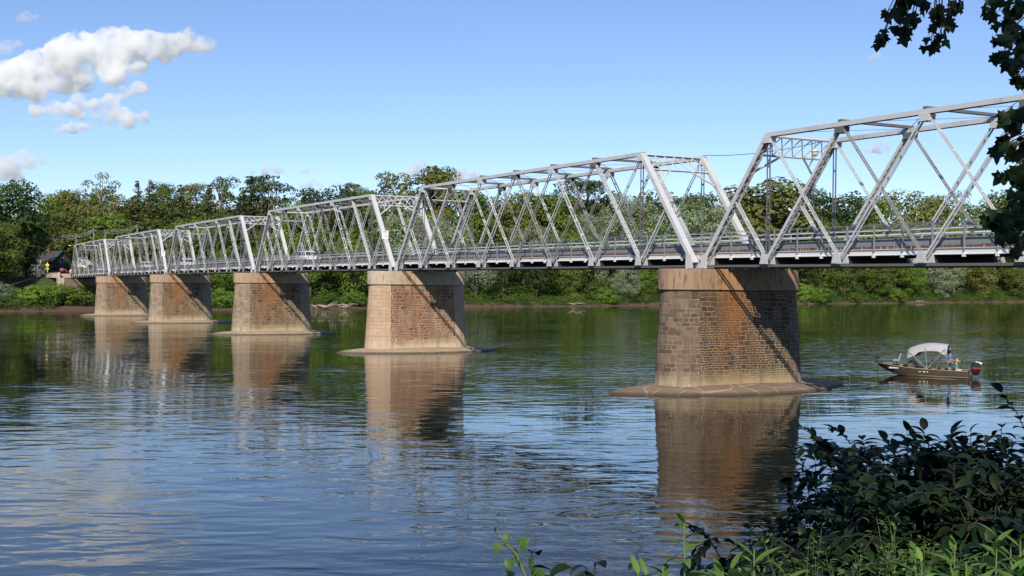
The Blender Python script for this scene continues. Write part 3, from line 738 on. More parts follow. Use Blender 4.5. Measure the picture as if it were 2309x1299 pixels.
TR = [
 ('broad', 8, 403, 32, 1.0, 'tall dark tree cut by the left edge, above the pale cloud', 'dark', 1, HG),
 ('broad', -60, 440, 30, 1.1, 'dark tree at the extreme left edge behind the tall one', 'dark', 2, HG),
 ('broad', 8, 500, 14, .72, 'dense green riverside tree left of the dark gabled house', 'broad', 2),
 ('broad', -45, 520, 12, 1.0, 'green riverside tree running out of the left edge', 'broad', 3),
 ('silver', 2, 634, 5, .9, 'pale silvery bush at the waterline on the left edge', None, 1),
 ('tall', 60, 478, 48, 1.1, 'yellow-green tree below the tall dark one, behind the house', 'olive', 1, HG),
 ('broad', 98, 437, 92, .7, 'small rounded treetop standing alone on the left skyline', 'broad', 1, HG),
 ('broad', 150, 428, 95, .9, 'broad green hill tree left of the pale-limbed sycamore', 'olive', 2, HG),
 ('sparse', 228, 392, 88, .8, 'tall bare-limbed sycamore with grey crown, highest on the left skyline', 'olive', 1, HG),
 ('broad', 120, 480, 70, .9, 'soft green tree on the slope straight above the gabled roof', 'olive', 3, HG),
 ('broad', 190, 470, 66, .9, 'olive tree on the slope beneath the pale-limbed sycamore', 'olive', 1, HG),
 ('tall', 250, 480, 58, 1.1, 'bright green tree on the lower slope above the first utility pole', 'bright', 1, HG),
 ('conifer', 308, 405, 90, 1.2, 'pointed conifer right of the sycamore, slimmer of the close pair', 'bronze', 1, HG),
 ('conifer', 338, 402, 84, 1.3, 'large pointed conifer right of the slim one near the sycamore', 'bronze', 2, HG),
 ('broad', 375, 412, 108, .8, 'green rounded treetop between the left conifers', 'broad', 2, HG),
 ('conifer', 405, 414, 78, 1.35, 'dark conical spruce in the middle of the left conifer stand', None, 1, HG),
 ('broad', 440, 412, 112, .8, 'pale green crown behind the two dark spruces', 'olive', 3, HG),
 ('conifer', 470, 414, 80, 1.4, 'bronze-tinged spruce left of the big flat-topped pine', 'bronze', 1, HG),
 ('sparse', 495, 398, 105, .9, 'airy twisted crown on the skyline left of the big pine', 'broad', 2, HG),
 ('conifer', 562, 394, 78, 1.75, 'broadest dark pine on the hill, left of the layered one', None, 1, HG),
 ('conifer', 545, 420, 66, 1.3, 'dark spruce below and left of the biggest pine', None, 2, HG),
 ('pine', 604, 396, 86, .75, 'dark layered pine just right of the biggest one', None, 2, HG),
 ('conifer', 590, 440, 64, 1.2, 'brownish spruce on the slope below the layered pine', 'bronze', 2, HG),
 ('conifer', 640, 437, 92, 1.0, 'small dark pointed treetop right of the pines', None, 1, HG),
 ('conifer', 686, 430, 96, 1.1, 'small spruce on the skyline above the second span', None, 2, HG),
 ('broad', 740, 417, 100, .95, 'dark rounded tree standing above the skyline right of the pines', 'dark', 1, HG),
 ('pine', 800, 415, 104, .6, 'small dark pine beside the broad bare-twigged tree', None, 2, HG),
 ('broad', 836, 424, 95, .8, 'green treetop behind the left end of the second portal', 'broad', 1, HG),
 ('sparse', 893, 392, 98, .95, 'bare-twigged olive tree left of the white cloud over the bridge', 'olive', 2, HG),
 ('tall', 975, 378, 95, .95, 'tall olive tree breaking the skyline between two low clouds', 'olive', 2, HG),
 ('broad', 660, 455, 60, .8, 'light green tree behind the left top corner of the third span', 'bright', 2, HG),
 ('broad', 440, 488, 40, .8, 'yellow-green tree just above the fourth span', 'bright', 1, HG),
 ('broad', 500, 482, 44, .7, 'fresh green tree above the third portal', 'bright', 3, HG),
 ('broad', 1045, 428, 85, .9, 'green hill tree behind the leftmost panel of the main span', 'broad', 3, HG),
 ('broad', 1120, 436, 80, .9, 'hill tree behind the second and third posts of the main span', 'olive', 1, HG),
 ('broad', 1190, 432, 85, .9, 'grey-green hill tree left of the domed dark pine', 'olive', 3, HG),
 ('pine', 1302, 406, 92, .95, 'dark domed pine rising above the trees behind the main span', None, 1, HG),
 ('broad', 1250, 440, 75, .9, 'bright green tree at the foot of the domed dark pine', 'broad', 2, HG),
 ('broad', 1375, 437, 90, .8, 'green hill tree right of the domed pine', 'dark', 2, HG),
 ('broad', 1500, 427, 70, 1.0, 'rounded green tree seen under the right portal of the main span', 'broad', 1, HG),
 ('broad', 1570, 437, 84, .9, 'green hill tree seen between the two facing end posts', 'broad', 2, HG),
 ('tall', 1735, 402, 22, 1.35, 'tall feathery olive tree rising behind the near span end post', 'olive', 1, 'trees along the far bank'),
 ('broad', 1680, 440, 40, .9, 'olive tree just left of the tall feathery one', 'olive', 2),
 ('broad', 1870, 425, 95, 1.0, 'wide dark-crowned tree on the skyline right of the feathery one', 'dark', 1, HG),
 ('broad', 1945, 447, 90, .9, 'lower green tree right of the wide dark crown', 'broad', 3, HG),
 ('broad', 2055, 427, 96, 1.0, 'big rounded green tree in the middle of the right skyline', 'olive', 1, HG),
 ('broad', 2125, 448, 90, .8, 'green tree right of the big rounded skyline tree', 'broad', 1, HG),
 ('sparse', 2175, 433, 104, .8, 'leafless grey tree on the right skyline', 'silver', 1, HG),
 ('broad', 2262, 432, 66, .9, 'green tree behind the dark leaves at the right edge', 'broad', 2, HG),
 ('broad', 2340, 440, 66, .9, 'green tree beyond the right edge of the view', 'olive', 2, HG),
 # riverside
 ('silver', 930, 470, 22, .95, 'silver-leaved tree behind the portal with the 15 sign', None, 1),
 ('silver', 1015, 490, 24, .9, 'silver-leaved tree behind the left end of the main span', None, 2),
 ('silver', 1195, 500, 26, .8, 'pale tree behind the middle panels of the main span', None, 1),
 ('silver', 1410, 438, 30, .85, 'tall silvery tree left of the white end post', None, 2),
 ('silver', 1345, 470, 34, .7, 'grey-green tree behind the rusty diagonals', None, 1),
 ('silver', 1565, 448, 26, .95, 'broad silvery tree framed between the facing end posts', None, 1),
 ('silver', 1650, 470, 28, .8, 'pale green tree behind the lattice end post of the near span', None, 2),
 ('broad', 1480, 500, 18, .9, 'rich green tree beside the white end post', 'bright', 3),
 ('broad', 1290, 520, 16, .9, 'rich green tree left of the silvery one', 'bright', 2),
 ('broad', 1850, 500, 40, .9, 'mid green tree behind the railing of the near span', 'broad', 2),
 ('broad', 1780, 520, 24, .9, 'yellow-green tree at the foot of the feathery olive one', 'olive', 3),
 ('broad', 1960, 505, 26, .9, 'yellow-green riverside tree behind the crossing diagonals', 'olive', 2),
 ('silver', 2065, 488, 40, .9, 'greyish silvery tree below the big rounded skyline tree', None, 1),
 ('broad', 2150, 510, 26, .9, 'green riverside tree above the large silvery bush', 'olive', 3),
 ('broad', 2270, 520, 30, .9, 'green riverside tree near the hanging dark leaves', 'broad', 1),
 ('broad', 620, 520, 22, .9, 'green riverside tree above the third pier', 'bright', 1),
 ('broad', 700, 520, 12, .85, 'leafy green tree right of the third pier with driftwood below', 'bright', 2),
 ('broad', 790, 535, 11, .85, 'leafy green riverside tree left of the red-toned pier', 'bright', 1),
 ('broad', 500, 560, 12, .8, 'green tree in the gap left of the third pier', 'bright', 3),
 ('willow', 1075, 560, 9, .85, 'drooping grey-green willow right of the red-toned pier', 'silver', 1),
 ('willow', 1135, 548, 11, .8, 'darker drooping willow standing beside the grey-green one', 'broad', 2),
 ('broad', 1210, 560, 12, .85, 'dark green riverside tree in shade under the main span', 'dark', 1),
 ('broad', 1290, 575, 12, .8, 'green riverside tree over the little mud point', 'broad', 3),
 ('silver', 1412, 600, 6, 1.05, 'low whitish silvery tree at the waterline left of the nearest pier', None, 2),
 ('broad', 1460, 590, 12, .8, 'green tree tucked against the left side of the nearest pier', 'bright', 3),
 ('broad', 1820, 590, 14, .8, 'dark green tree just right of the nearest pier', 'dark', 2),
 ('broad', 1905, 575, 12, .8, 'riverside tree with spreading branches over the mud shore', 'broad', 1),
 ('broad', 1985, 585, 11, .9, 'leaning green riverside tree above the boat canopy', 'broad', 3),
 ('broad', 2060, 585, 13, .85, 'dense green riverside tree right of the boat canopy', 'bright', 2),
 ('silver', 2135, 598, 8, .95, 'large silvery riverside bush behind the boat motor', None, 1),
 ('broad', 2215, 590, 10, .9, 'olive riverside tree by the right edge', 'olive', 1),
 ('broad', 2290, 590, 10, .9, 'green riverside tree cut by the right edge', 'olive', 2),
 # shrubs
 ('low', 70, 636, 6, 1.1, 'leafy thicket at the left of the bank mound', 'bright', 1),
 ('low', 122, 630, 6.5, 1.2, 'leafy green mound of thicket in front of the dark retaining wall', 'bright', 2),
 ('low', 180, 634, 5, 1.2, 'leafy thicket beside the farthest pier', 'bright', 1),
 ('low', 505, 645, 4, 1.0, 'bright low willow shrub between the third and fourth piers', 'bright', 2),
 ('low', 800, 650, 4, .9, 'bright grassy-looking shrub at the foot of the red-toned pier', 'bright', 1),
 ('low', 730, 660, 3, .7, 'small shrub above the driftwood', 'broad', 2),
 ('low', 1365, 642, 4, .9, 'rounded green shrub left of the whitish silvery tree', 'bright', 2),
 ('low', 1300, 655, 4, .8, 'green shrub at the edge of the mud point', 'broad', 1),
 ('low', 1815, 632, 4, .8, 'green shrub against the right side of the nearest pier', 'bright', 1),
 ('low', 1850, 640, 3, .9, 'round bright shrub standing on the mud beach', 'bright', 2),
 ('low', 1925, 655, 3, .8, 'low spreading green shrub on the mud beach', 'broad', 1),
 ('low', 2020, 645, 4, .9, 'bright yellow-green shrub above the boat bow', 'bright', 1),
 ('low', 2215, 655, 4, .9, 'low green shrub near the right edge of the far bank', 'broad', 2),
]
for a in TR: T(*a)

def mass(name, label, cat, pts, mt, kind_leaf, trunk=True):
    """many trees or bushes that read as one mass: one mesh"""
    rs = np.random.RandomState(5); VV, TT = [], []
    lib = {}
    for (kind, x, y, z, h, wid, tint) in pts:
        key = (kind, rs.randint(3)+11)
        if key not in lib: lib[key] = crown_data(kind, key[1], kind_leaf, .031 if kind != 'low' else .05)
        V, Tn, _ = lib[key]
        a = rs.random()*6.28; ca, sa = math.cos(a), math.sin(a)
        M = np.array([[ca*h*wid, -sa*h*wid, 0], [sa*h*wid, ca*h*wid, 0], [0, 0, h]])
        VV.append(V @ M.T + np.array([x, y, z])); TT.append(np.clip(Tn*.6+tint*.5-.05, 0, 1))
    V = np.concatenate(VV); N = len(V)
    me = np_mesh(name, V.reshape(-1, 3), np.arange(N*4).reshape(N, 4), np.concatenate(TT), [mt])
    o = bpy.data.objects.new(name, me); COL.objects.link(o); tag(o, label, cat, kind='stuff'); return o
rs = random.Random(11); pts = []
for row, (d, gap) in enumerate([(24, 8), (40, 9), (56, 9), (70, 9), (84, 10), (98, 10), (112, 11), (130, 13), (155, 16)]):
    y = -130.
    while y < 620:
        x = shore_x(y) - d - rs.uniform(-4, 4)
        if not (abs(y-3) < 11 and d < 62) and not (-24 < y < 14 and d < 50):
            kind = rs.choice(['broad', 'broad', 'tall', 'silver' if rs.random() < .3 else 'broad'])
            h = rs.uniform(12, 16.5)*(1 if d < 80 else .82) + (2 if y > 200 else 0)
            pts.append((kind, x, y, ground_z(x, y)-.3, h, rs.uniform(.9, 1.15), rs.random()))
        y += gap*rs.uniform(.7, 1.3)*(1+max(0, y)/700)
mass('hill_woodland', 'mixed green woodland covering the hill behind the bridge', 'woodland', pts,
     leaf_mat('leaves_mixed', (.055,.090,.016), (.18,.25,.05)), 1500)
pts = []; y = -60.
while y < 560:
    if not abs(y-2.5) < 5:
        for d in (1.1, 2.4, 4.2, 7, 10.5, 14):
            x = shore_x(y) - d - rs.uniform(-.8, .8); h = rs.uniform(1.1, 2.3)*(1+d*.13)*(.6 if d < 2 else 1)
            if -16 < y < 9 and d > 7: continue
            if d > 2 or rs.random() < (.75 if y < 30 else .45): pts.append(('low', x, y+rs.uniform(-1, 1), ground_z(x, y)-.2, h, rs.uniform(.9, 1.5), rs.random()))
    y += rs.uniform(2.2, 3.8)*(1+max(0, y)/500)
mass('bank_undergrowth', 'low tangled undergrowth lining the far shore', 'undergrowth', pts,
     leaf_mat('leaves_undergrowth', (.045,.085,.012), (.14,.22,.035)), 420)
#PART4
# ------------------------------------------------------------------ fishing boat and people
HULL = simple('hull_olive_brown', (.075, .055, .035), .5, var=.15, scale=2)
HULL2 = simple('hull_trim', (.30, .24, .16), .5, var=.1)
INNER = simple('boat_interior', (.16, .13, .10), .8, var=.2)
CANVAS = simple('canopy_canvas', (.40, .385, .39), .9, var=.06, scale=2)
ALU = simple('aluminium', (.55, .55, .56), .3, .6, var=.05)
RED = simple('red_paint', (.55, .03, .02), .4, var=.05)
pst = np.array([-.95, 22.75, 0]); pbw = np.array([-5.07, 20.2, 0]); dv = pbw-pst; ang = math.atan2(dv[1], dv[0])
boat = empty('fishing_boat', pst, ang, 'olive brown fishing boat with pale canopy drifting right of the nearest pier', 'boat')
st = [(0, .92, .46, .80, -.08, -.14), (1, .97, .47, .84, -.08, -.15), (2.5, 1.0, .50, .86, -.07, -.15), (3.8, .96, .57, .74, -.03, -.12),
      (4.7, .80, .66, .48, .10, .02), (5.3, .56, .73, .26, .32, .24), (5.8, .28, .79, .10, .58, .50), (5.98, .12, .81, .04, .74, .70)]
bm = MB(); rings = []
for s, wg, zg, wc, zc, zk in st:
    rings.append([(s, -wg, zg), (s, -(wg+wc)/2-.02, (zg+zc)/2), (s, -wc, zc), (s, 0, zk), (s, wc, zc), (s, (wg+wc)/2+.02, (zg+zc)/2), (s, wg, zg),
                  (s, wg-.06, zg), (s, wc*.9, min(zc+.14, zg-.05)), (s, -wc*.9, min(zc+.14, zg-.05)), (s, -wg+.06, zg)])
bm.loft(rings); hull = bm.build('hull', HULL, boat)
for sd in (-1, 1):
    bm = MB()
    bm.tube([(s, sd*(wg+.01), zg) for s, wg, zg, *_ in st], .03, 6); bm.build('gunwale', HULL2, boat)
    bm = MB(); bm.tube([(s, sd*(wc*1.01+.035), zc+.14) for s, wg, zg, wc, zc, zk in st[:-1]], .022, 5); bm.build('side_rib', HULL2, boat)
    bm = MB()
    for k, x in enumerate((3.05, 3.0, 2.8, 2.72, 2.55, 2.4)[:5]): bm.box((x-.05, sd*.985-.012, .30), (x+.03, sd*.985+.012, .37))
    bm.build('side_lettering', simple('yellow_letters', (.55,.55,.25), .6), boat)
    bm = MB()
    for x in (5.03, 4.93, 4.8, 4.7, 4.6, 4.48): bm.box((x-.035, sd*(.70+.0)-.1, .47), (x+.035, sd*(.70)+.1, .55))
    bm.build('registration_number', WHITE, boat)
bm = MB(); bm.face_set([(3.9,-.85,.47),(5.5,-.4,.6),(5.5,.4,.6),(3.9,.85,.47),(3.9,-.85,.1),(3.9,.85,.1)], [(0,1,2,3),(0,3,5,4)]); bm.build('bow_deck', INNER, boat)
bm = MB(); bm.box((.05,-.8,.12), (.95,.8,.34)); bm.build('stern_deck', INNER, boat)
bm = MB(); bm.box((.02,-.9,.1), (.08,.9,.52)); bm.build('transom', HULL, boat)
bm = MB(); bm.loft([[(3.55,-.55,.1),(4.0,-.55,.1),(4.0,.25,.1),(3.55,.25,.1)], [(3.6,-.52,.85),(3.95,-.52,.85),(3.95,.22,.85),(3.6,.22,.85)], [(3.72,-.45,1.02),(3.8,-.45,1.02),(3.8,.15,1.02),(3.72,.15,1.02)]]); bm.build('console', simple('console_brown', (.10,.07,.06), .6), boat)
bm = MB(); bm.tube([(3.5, -.15, .8), (3.42, -.15, .86)], .18, 12); bm.build('steering_wheel', BLACK, boat)
def seat(x, y, z, m_):
    bm = MB(); bm.tube([(x, y, z-.4), (x, y, z)], .03, 6); bm.build('seat_post', BLACK, boat)
    bm = MB(); bm.box((x-.22, y-.2, z), (x+.2, y+.2, z+.08)); bm.loft([[(x-.22,y-.2,z+.08),(x-.14,y-.2,z+.08),(x-.14,y+.2,z+.08),(x-.22,y+.2,z+.08)], [(x-.34,y-.16,z+.5),(x-.28,y-.16,z+.5),(x-.28,y+.16,z+.5),(x-.34,y+.16,z+.5)]])
    bm.build('seat', m_, boat, bevel=.02)
seat(4.75, 0, .95, CANVAS); seat(2.75, -.35, .55, INNER); seat(2.2, .4, .5, INNER)
# canopy (bimini) : curved canvas with thickness on a bow frame
bm = MB(); rings = []
for k in range(11):
    a = k/10; x = 1.35 + 2.55*a; zt = 2.14 + .11*math.sin(math.pi*min(1, a*1.02)) - .30*a**3
    ring = []
    for j in range(9):
        t = -1+2*j/8; drop = .50*abs(t)**3 + (.16*abs(t)**3 if a > .75 or a < .15 else 0)
        ring.append((x, t*.88, zt-drop))
    rings.append([(p[0], p[1], p[2]) for p in ring] + [(p[0], p[1]*.985, p[2]-.03) for p in ring[::-1]])
bm.loft(rings); bm.build('canopy', CANVAS, boat, smooth=True)
bm = MB()
for sd in (-.88, .88):
    bm.tube([(2.6, sd, .5), (1.45, sd, 1.9)], .02, 5); bm.tube([(2.6, sd, .5), (3.85, sd, 1.75)], .022, 5); bm.tube([(2.6, sd, .5), (2.7, sd, 1.95)], .018, 5)
    bm.tube([(1.2, sd, .5), (1.45, sd, 1.9)], .012, 5)
bm.build('canopy_frame', ALU, boat)
# outboard motor
om = MB(); rings = []
for z, x0, x1, w in ((.20, -.46, -.08, .14), (.40, -.60, -.02, .20), (.70, -.68, -.02, .22), (.94, -.66, -.06, .20), (1.04, -.56, -.18, .13)):
    rings.append([(x0, -w*.6, z), (x0+.08, -w, z), (x1-.08, -w, z), (x1, -w*.6, z), (x1, w*.6, z), (x1-.08, w, z), (x0+.08, w, z), (x0, w*.6, z)])
om.loft(rings); mo = om.build('outboard_motor', BLACK, boat, smooth=False, bevel=.02)
bm = MB(); bm.box((-.65, -.228, .62), (-.14, .228, .69)); bm.build('red_stripe', RED, mo)
bm = MB(); bm.loft([[(-.71,-.16,.92),(-.3,-.16,.98),(-.3,.16,.98),(-.71,.16,.92)], [(-.68,-.12,1.02),(-.36,-.12,1.08),(-.36,.12,1.08),(-.68,.12,1.02)]]); bm.build('white_top', WHITE, mo)
bm = MB(); bm.box((-.42, -.07, -.45), (-.24, .07, .44)); bm.box((-.62, -.13, .02), (-.2, .13, .05)); bm.box((-.14, -.15, .2), (.03, .15, .62)); bm.build('motor_leg', simple('motor_grey', (.10,.10,.11), .4), mo)
bm = MB(); bm.tube([(5.95, .1, -.3), (5.95, .1, 1.15)], .02, 6); bm.box((5.82, .02, 1.1), (6.12, .18, 1.2)); bm.box((5.6, -.02, .78), (6.15, .2, .86)); bm.build('trolling_motor', BLACK, boat)
bm = MB(); bm.loft([[(.55,-.3,.34),(.95,-.3,.34),(.95,.1,.34),(.55,.1,.34)], [(.6,-.25,.52),(.9,-.22,.55),(.88,.05,.5),(.62,.0,.56)]])
o = bm.build('tote_bag', simple('teal_bag', (.35,.55,.55), .8), None, bevel=.03); o.location = pst; o.rotation_euler = (0,0,ang)
tag(o, 'pale teal bag lying on the stern deck of the boat', 'bag')

def skinned(name, verts, edges, radii, mt, parent=None, sub=2):
    me = bpy.data.meshes.new(name); me.from_pydata([Vector(v) for v in verts], edges, []); me.materials.append(mt)
    o = bpy.data.objects.new(name, me); COL.objects.link(o)
    s = o.modifiers.new('skin', 'SKIN'); s.use_smooth_shade = True
    lay = me.skin_vertices[0].data if me.skin_vertices else None
    if lay is None:
        bpy.context.view_layer.objects.active = o
    for i, r_ in enumerate(radii):
        me.skin_vertices[0].data[i].radius = (r_, r_) if not isinstance(r_, tuple) else r_
    me.skin_vertices[0].data[0].use_root = True
    if sub:
        q = o.modifiers.new('sub', 'SUBSURF'); q.levels = sub; q.render_levels = sub
    if parent is not None: adopt(o, parent)
    return o
SKIN = simple('skin', (.50, .27, .18), .6, var=.05); HAIR = simple('dark_hair', (.015,.010,.008), .8)
BLUE = simple('blue_shirt', (.06, .20, .50), .9, var=.1); NAVY = simple('navy_shorts', (.02,.03,.09), .9); YEL = simple('yellow_vest', (.75,.68,.04), .8, var=.05); TEAL = simple('blue_shorts', (.08,.30,.42), .9)
def person(loc, rz, H, label, top, bottom, hands, lean=0.0, sleeves=True, held=None):
    """H = standing height; local x is forward"""
    r = empty('person', loc, rz, label, 'person'); k = H/1.75; r.scale = (k, k, k)
    hd = (.06+lean, 0, 1.60)
    V = [(0,0,.93), (.0,0,1.12), (.02+lean*.5,0,1.32), (.02+lean*.7,0,1.43), (.03+lean,0,1.50), hd, (.07+lean,0,1.72)]
    rad = [.135, .125, .15, .09, .052, .088, .07]
    E = [(0,1),(1,2),(2,3),(3,4),(4,5),(5,6)]
    def chain(start, pts, rr):
        p = start
        for q, r_ in zip(pts, rr): V.append(q); rad.append(r_); E.append((p, len(V)-1)); p = len(V)-1
        return p
    for sd in (-1, 1):
        chain(0, [(.0, sd*.09, .86), (.02, sd*.10, .50), (0, sd*.10, .09), (.16, sd*.11, .035)], [.095, .06, .042, .034])
        h = hands[0 if sd < 0 else 1]; sh = (.02+lean*.7, sd*.19, 1.41); el = ((sh[0]+h[0])/2-.06, sd*.24, (sh[2]+h[2])/2-.05)
        w = chain(2, [sh, el, h], [.06, .042, .03])
        hx = Vector(h); dd = (hx-Vector(el)).normalized()
        side = dd.cross(Vector((0,0,1))).normalized()
        p_ = chain(w, [tuple(hx+dd*.06)], [.034])
        for f_ in range(4):
            o_ = side*(-.03+.02*f_); a_ = hx+dd*.10+o_; chain(p_, [tuple(a_), tuple(a_+dd*(.035+.008*(f_ in (1, 2)))+Vector((0,0,-.02)))], [.010, .008])
        chain(w, [tuple(hx+side*.04+dd*.05)], [.011])
    body = skinned('body', V, E, rad, SKIN, r, 1)
    sv = [(0,0,.95), (0,0,1.12), (.02+lean*.5,0,1.32), (.02+lean*.7,0,1.44)]; sr = [.16, .15, .175, .10]; se = [(0,1),(1,2),(2,3)]
    for sd in (-1, 1):
        h = hands[0 if sd < 0 else 1]; sh = (.02+lean*.7, sd*.19, 1.41); el = ((sh[0]+h[0])/2-.06, sd*.24, (sh[2]+h[2])/2-.05)
        sv.append(sh); sr.append(.078); se.append((2, len(sv)-1))
        if sleeves: sv.append(tuple(Vector(sh).lerp(Vector(el), .7))); sr.append(.07); se.append((len(sv)-2, len(sv)-1))
    skinned('shirt' if sleeves else 'life_vest', sv, se, sr, top, r, 1)
    pv = [(0,0,.95), (0,0,.90)]; pr_ = [.155, .15]; pe = [(0,1)]
    for sd in (-1, 1):
        pv += [(.0, sd*.09, .80), (.02, sd*.10, .52)]; pr_ += [.11, .095]; n_ = len(pv); pe += [(1, n_-2), (n_-2, n_-1)]
    skinned('shorts', pv, pe, pr_, bottom, r, 1)
    skinned('hair', [(.02+lean,0,1.70), (-.01+lean,0,1.66), (.07+lean,0,1.76)], [(0,1),(0,2)], [.088, .085, .065], HAIR, r, 2)
    bm = MB(); f0 = hd[0]+.085; bm.box((f0, -.01, 1.60), (f0+.022, .01, 1.64))
    bm.build('nose', SKIN, r, bevel=.005)
    bm = MB()
    for sd in (-1, 1): bm.box((f0-.004, sd*.032-.010, 1.645), (f0+.004, sd*.032+.010, 1.657))
    bm.box((f0-.004, -.022, 1.562), (f0+.004, .022, 1.568))
    bm.build('face_features', simple('face_dark', (.08,.03,.03), .6), r)
    return r
def boat_pt(s, y, z):
    c, s_ = math.cos(ang), math.sin(ang); return (pst[0]+s*c-y*s_, pst[1]+s*s_+y*c, z)
person(boat_pt(1.38, -.2, .20), ang+math.pi+.25, 1.44, 'person in a blue t-shirt and navy shorts standing in the boat, looking at the child', BLUE, NAVY, [(.18,-.22,.92), (.32,.16,1.08)], .03)
ch = person(boat_pt(.9, -.10, .35), ang+math.pi-.35, 1.02, 'small child in a yellow life vest holding a fishing reel at the stern', YEL, TEAL, [(.36,-.14,1.12), (.38,.12,1.14)], .05, sleeves=False)
rod = MB(); p0 = Vector(boat_pt(.68, -.12, 1.06)); p1 = Vector(boat_pt(.28, -.35, 1.30)); rod.tube([p0, p1], .014, 5); rod.tube([p0.lerp(p1, .25)+Vector((0,0,-.08)), p0.lerp(p1, .25)+Vector((0,0,-.02))], .05, 8)
tag(rod.build('fishing_rod', BLACK), 'short dark fishing rod held out by the child over the stern', 'fishing rod')

# ------------------------------------------------------------------ vehicles
LIGHTR = simple('tail_light_red', (.5,.02,.01), .3); HEAD = simple('head_light_clear', (.75,.75,.72), .15)
def vehicle(loc, rz, label, paint, kind='suv', group=None, k=.86):
    r = empty(dict(suv='suv', sedan='car', pickup='pickup_truck')[kind], loc, rz, label, dict(suv='car', sedan='car', pickup='pickup truck')[kind], group); r.scale = (k, k, k)
    W2 = .9
    prof = {'suv': [(-2.3,.35),(2.3,.35),(2.38,.62),(2.3,.92),(1.35,1.05),(-2.2,1.08),(-2.36,.7)],
            'sedan': [(-2.3,.32),(2.3,.32),(2.35,.6),(2.2,.8),(1.3,.92),(-1.5,.95),(-2.25,.92),(-2.36,.6)],
            'pickup': [(-2.7,.45),(2.6,.45),(2.66,.75),(2.6,1.05),(1.5,1.12),(-2.7,1.12)]}[kind]
    roof = {'suv': [(-2.15,1.07),(-1.95,1.66),(-1.6,1.74),(.2,1.74),(.62,1.66),(1.35,1.04)],
            'sedan': [(-1.9,.94),(-1.1,1.36),(-.3,1.44),(.4,1.40),(1.3,.91)],
            'pickup': [(-.9,1.11),(-.8,1.62),(-.5,1.72),(.5,1.72),(1.35,1.11)]}[kind]
    bm = MB(); n = len(prof)
    ys = [(-W2, .93), (-W2*.86, 1.0), (W2*.86, 1.0), (W2, .93)]
    rings = [[(x*q, y, .35+(z-.35)*(.97 if q < 1 else 1)) for x, z in prof] for y, q in ys]; bm.loft(rings)
    bd = bm.build('body', paint, r, bevel=.05)
    bm = MB()
    def tap(x, z): 
        t = (z-roof[0][1])/(max(p[1] for p in roof)-roof[0][1]); return W2*(.90-.17*t)
    bm.loft([[(x, -tap(x, z), z) for x, z in roof], [(x, tap(x, z), z) for x, z in roof]]); bm.build('cabin', paint, r, bevel=.04)
    zm = max(p[1] for p in roof); z0 = roof[0][1]+.06; z1 = zm-.13
    x0 = roof[0][0]; x1 = roof[-1][0]
    for sd in (-1, 1):
        cuts = [-.52, .28] if kind != 'sedan' else [-.2]
        xs = [x0+.25] + cuts + [x1-.18]
        if kind == 'pickup': xs = [x0+.12, .1, x1-.15]
        for a, c in zip(xs[:-1], xs[1:]):
            bm = MB(); a += .05; c -= .05
            def e(x, z): return (x, sd*(tap(x, z)+.008), z)
            at_ = a + (.14 if a == xs[0]+.05 else 0); ct = c - ((.52 if kind != 'pickup' else .42) if c == xs[-1]-.05 else 0)
            if ct <= at_: ct = at_+.05
            bm.face_set([e(a, z0), e(c, z0), e(ct, z1), e(at_, z1)], [(0,1,2,3) if sd < 0 else (3,2,1,0)]); bm.build('side_window', GLASSM, r)
        for q in (-1, 1):
            wx = (1.45 if q > 0 else -1.4)*(1.1 if kind == 'pickup' else 1)
            bm = MB(); bm.tube([(wx, sd*(W2-.2), .34), (wx, sd*(W2+.01), .34)], .34, 18); wh = bm.build('wheel', BLACK, r)
            bm = MB(); bm.tube([(wx, sd*(W2+.01), .34), (wx, sd*(W2+.025), .34)], .19, 12); bm.build('rim', ALU, wh)
        bm = MB(); bm.box((2.2, sd*.62-.18, .68), (2.37, sd*.62+.18, .84)); bm.build('headlight', HEAD, r)
        bm = MB(); bm.box((-2.36-(.36 if kind == 'pickup' else 0), sd*.76-.08, .75), (-2.2-(.3 if kind == 'pickup' else 0), sd*.76+.08, 1.0)); bm.build('tail_light', LIGHTR, r)
    def pane(nm, pa, pb, f=1):
        (xa, za), (xb, zb) = pa, pb; bm = MB(); nx, nz = (zb-za), -(xb-xa); L = math.hypot(nx, nz); ox, oz = nx/L*.012*f, nz/L*.012*f
        a = Vector((xa, 0, za)).lerp(Vector((xb, 0, zb)), .1); c = Vector((xa, 0, za)).lerp(Vector((xb, 0, zb)), .88)
        bm.face_set([(a.x+ox, -tap(0, a.z)*.9, a.z+oz), (a.x+ox, tap(0, a.z)*.9, a.z+oz), (c.x+ox, tap(0, c.z)*.9, c.z+oz), (c.x+ox, -tap(0, c.z)*.9, c.z+oz)], [(0,1,2,3)]); bm.build(nm, GLASSM, r)
    pane('windscreen', roof[-1], roof[-2], 1); pane('rear_window', roof[0], roof[1], -1)
    return r
CARW = simple('white_car_paint', (.80,.80,.79), .25, var=.02)
CARR = simple('red_car_paint', (.28,.02,.015), .3, var=.05)
DK = .46
def deck_car(x, y, rz, *a, **k):
    p = on_span(x, y, DK); return vehicle(p, rz, *a, **k)
deck_car(-73.6, 2.3, 0, 'white suv on the third span, largest vehicle on the bridge', CARW, 'suv', 'white cars crossing the bridge')
deck_car(-128, 2.3, 0, 'white suv on the bridge above the fourth pier from the right', CARW, 'suv', 'white cars crossing the bridge')
deck_car(-156, 2.3, 0, 'white suv on the shore-side spans behind the second smallest portal', CARW, 'suv', 'white cars crossing the bridge')
deck_car(-197, 2.3, 0, 'white sedan just leaving the bridge beside the gatehouse', CARW, 'sedan', 'white cars crossing the bridge')
DIR = math.atan2(RT[1], RT[0])
p = at_d(141, 611, 290); vehicle((p[0], p[1], 7.88), DIR+math.pi+.1, 'red pickup truck parked behind the pale parapet', CARR, 'pickup', k=.8)
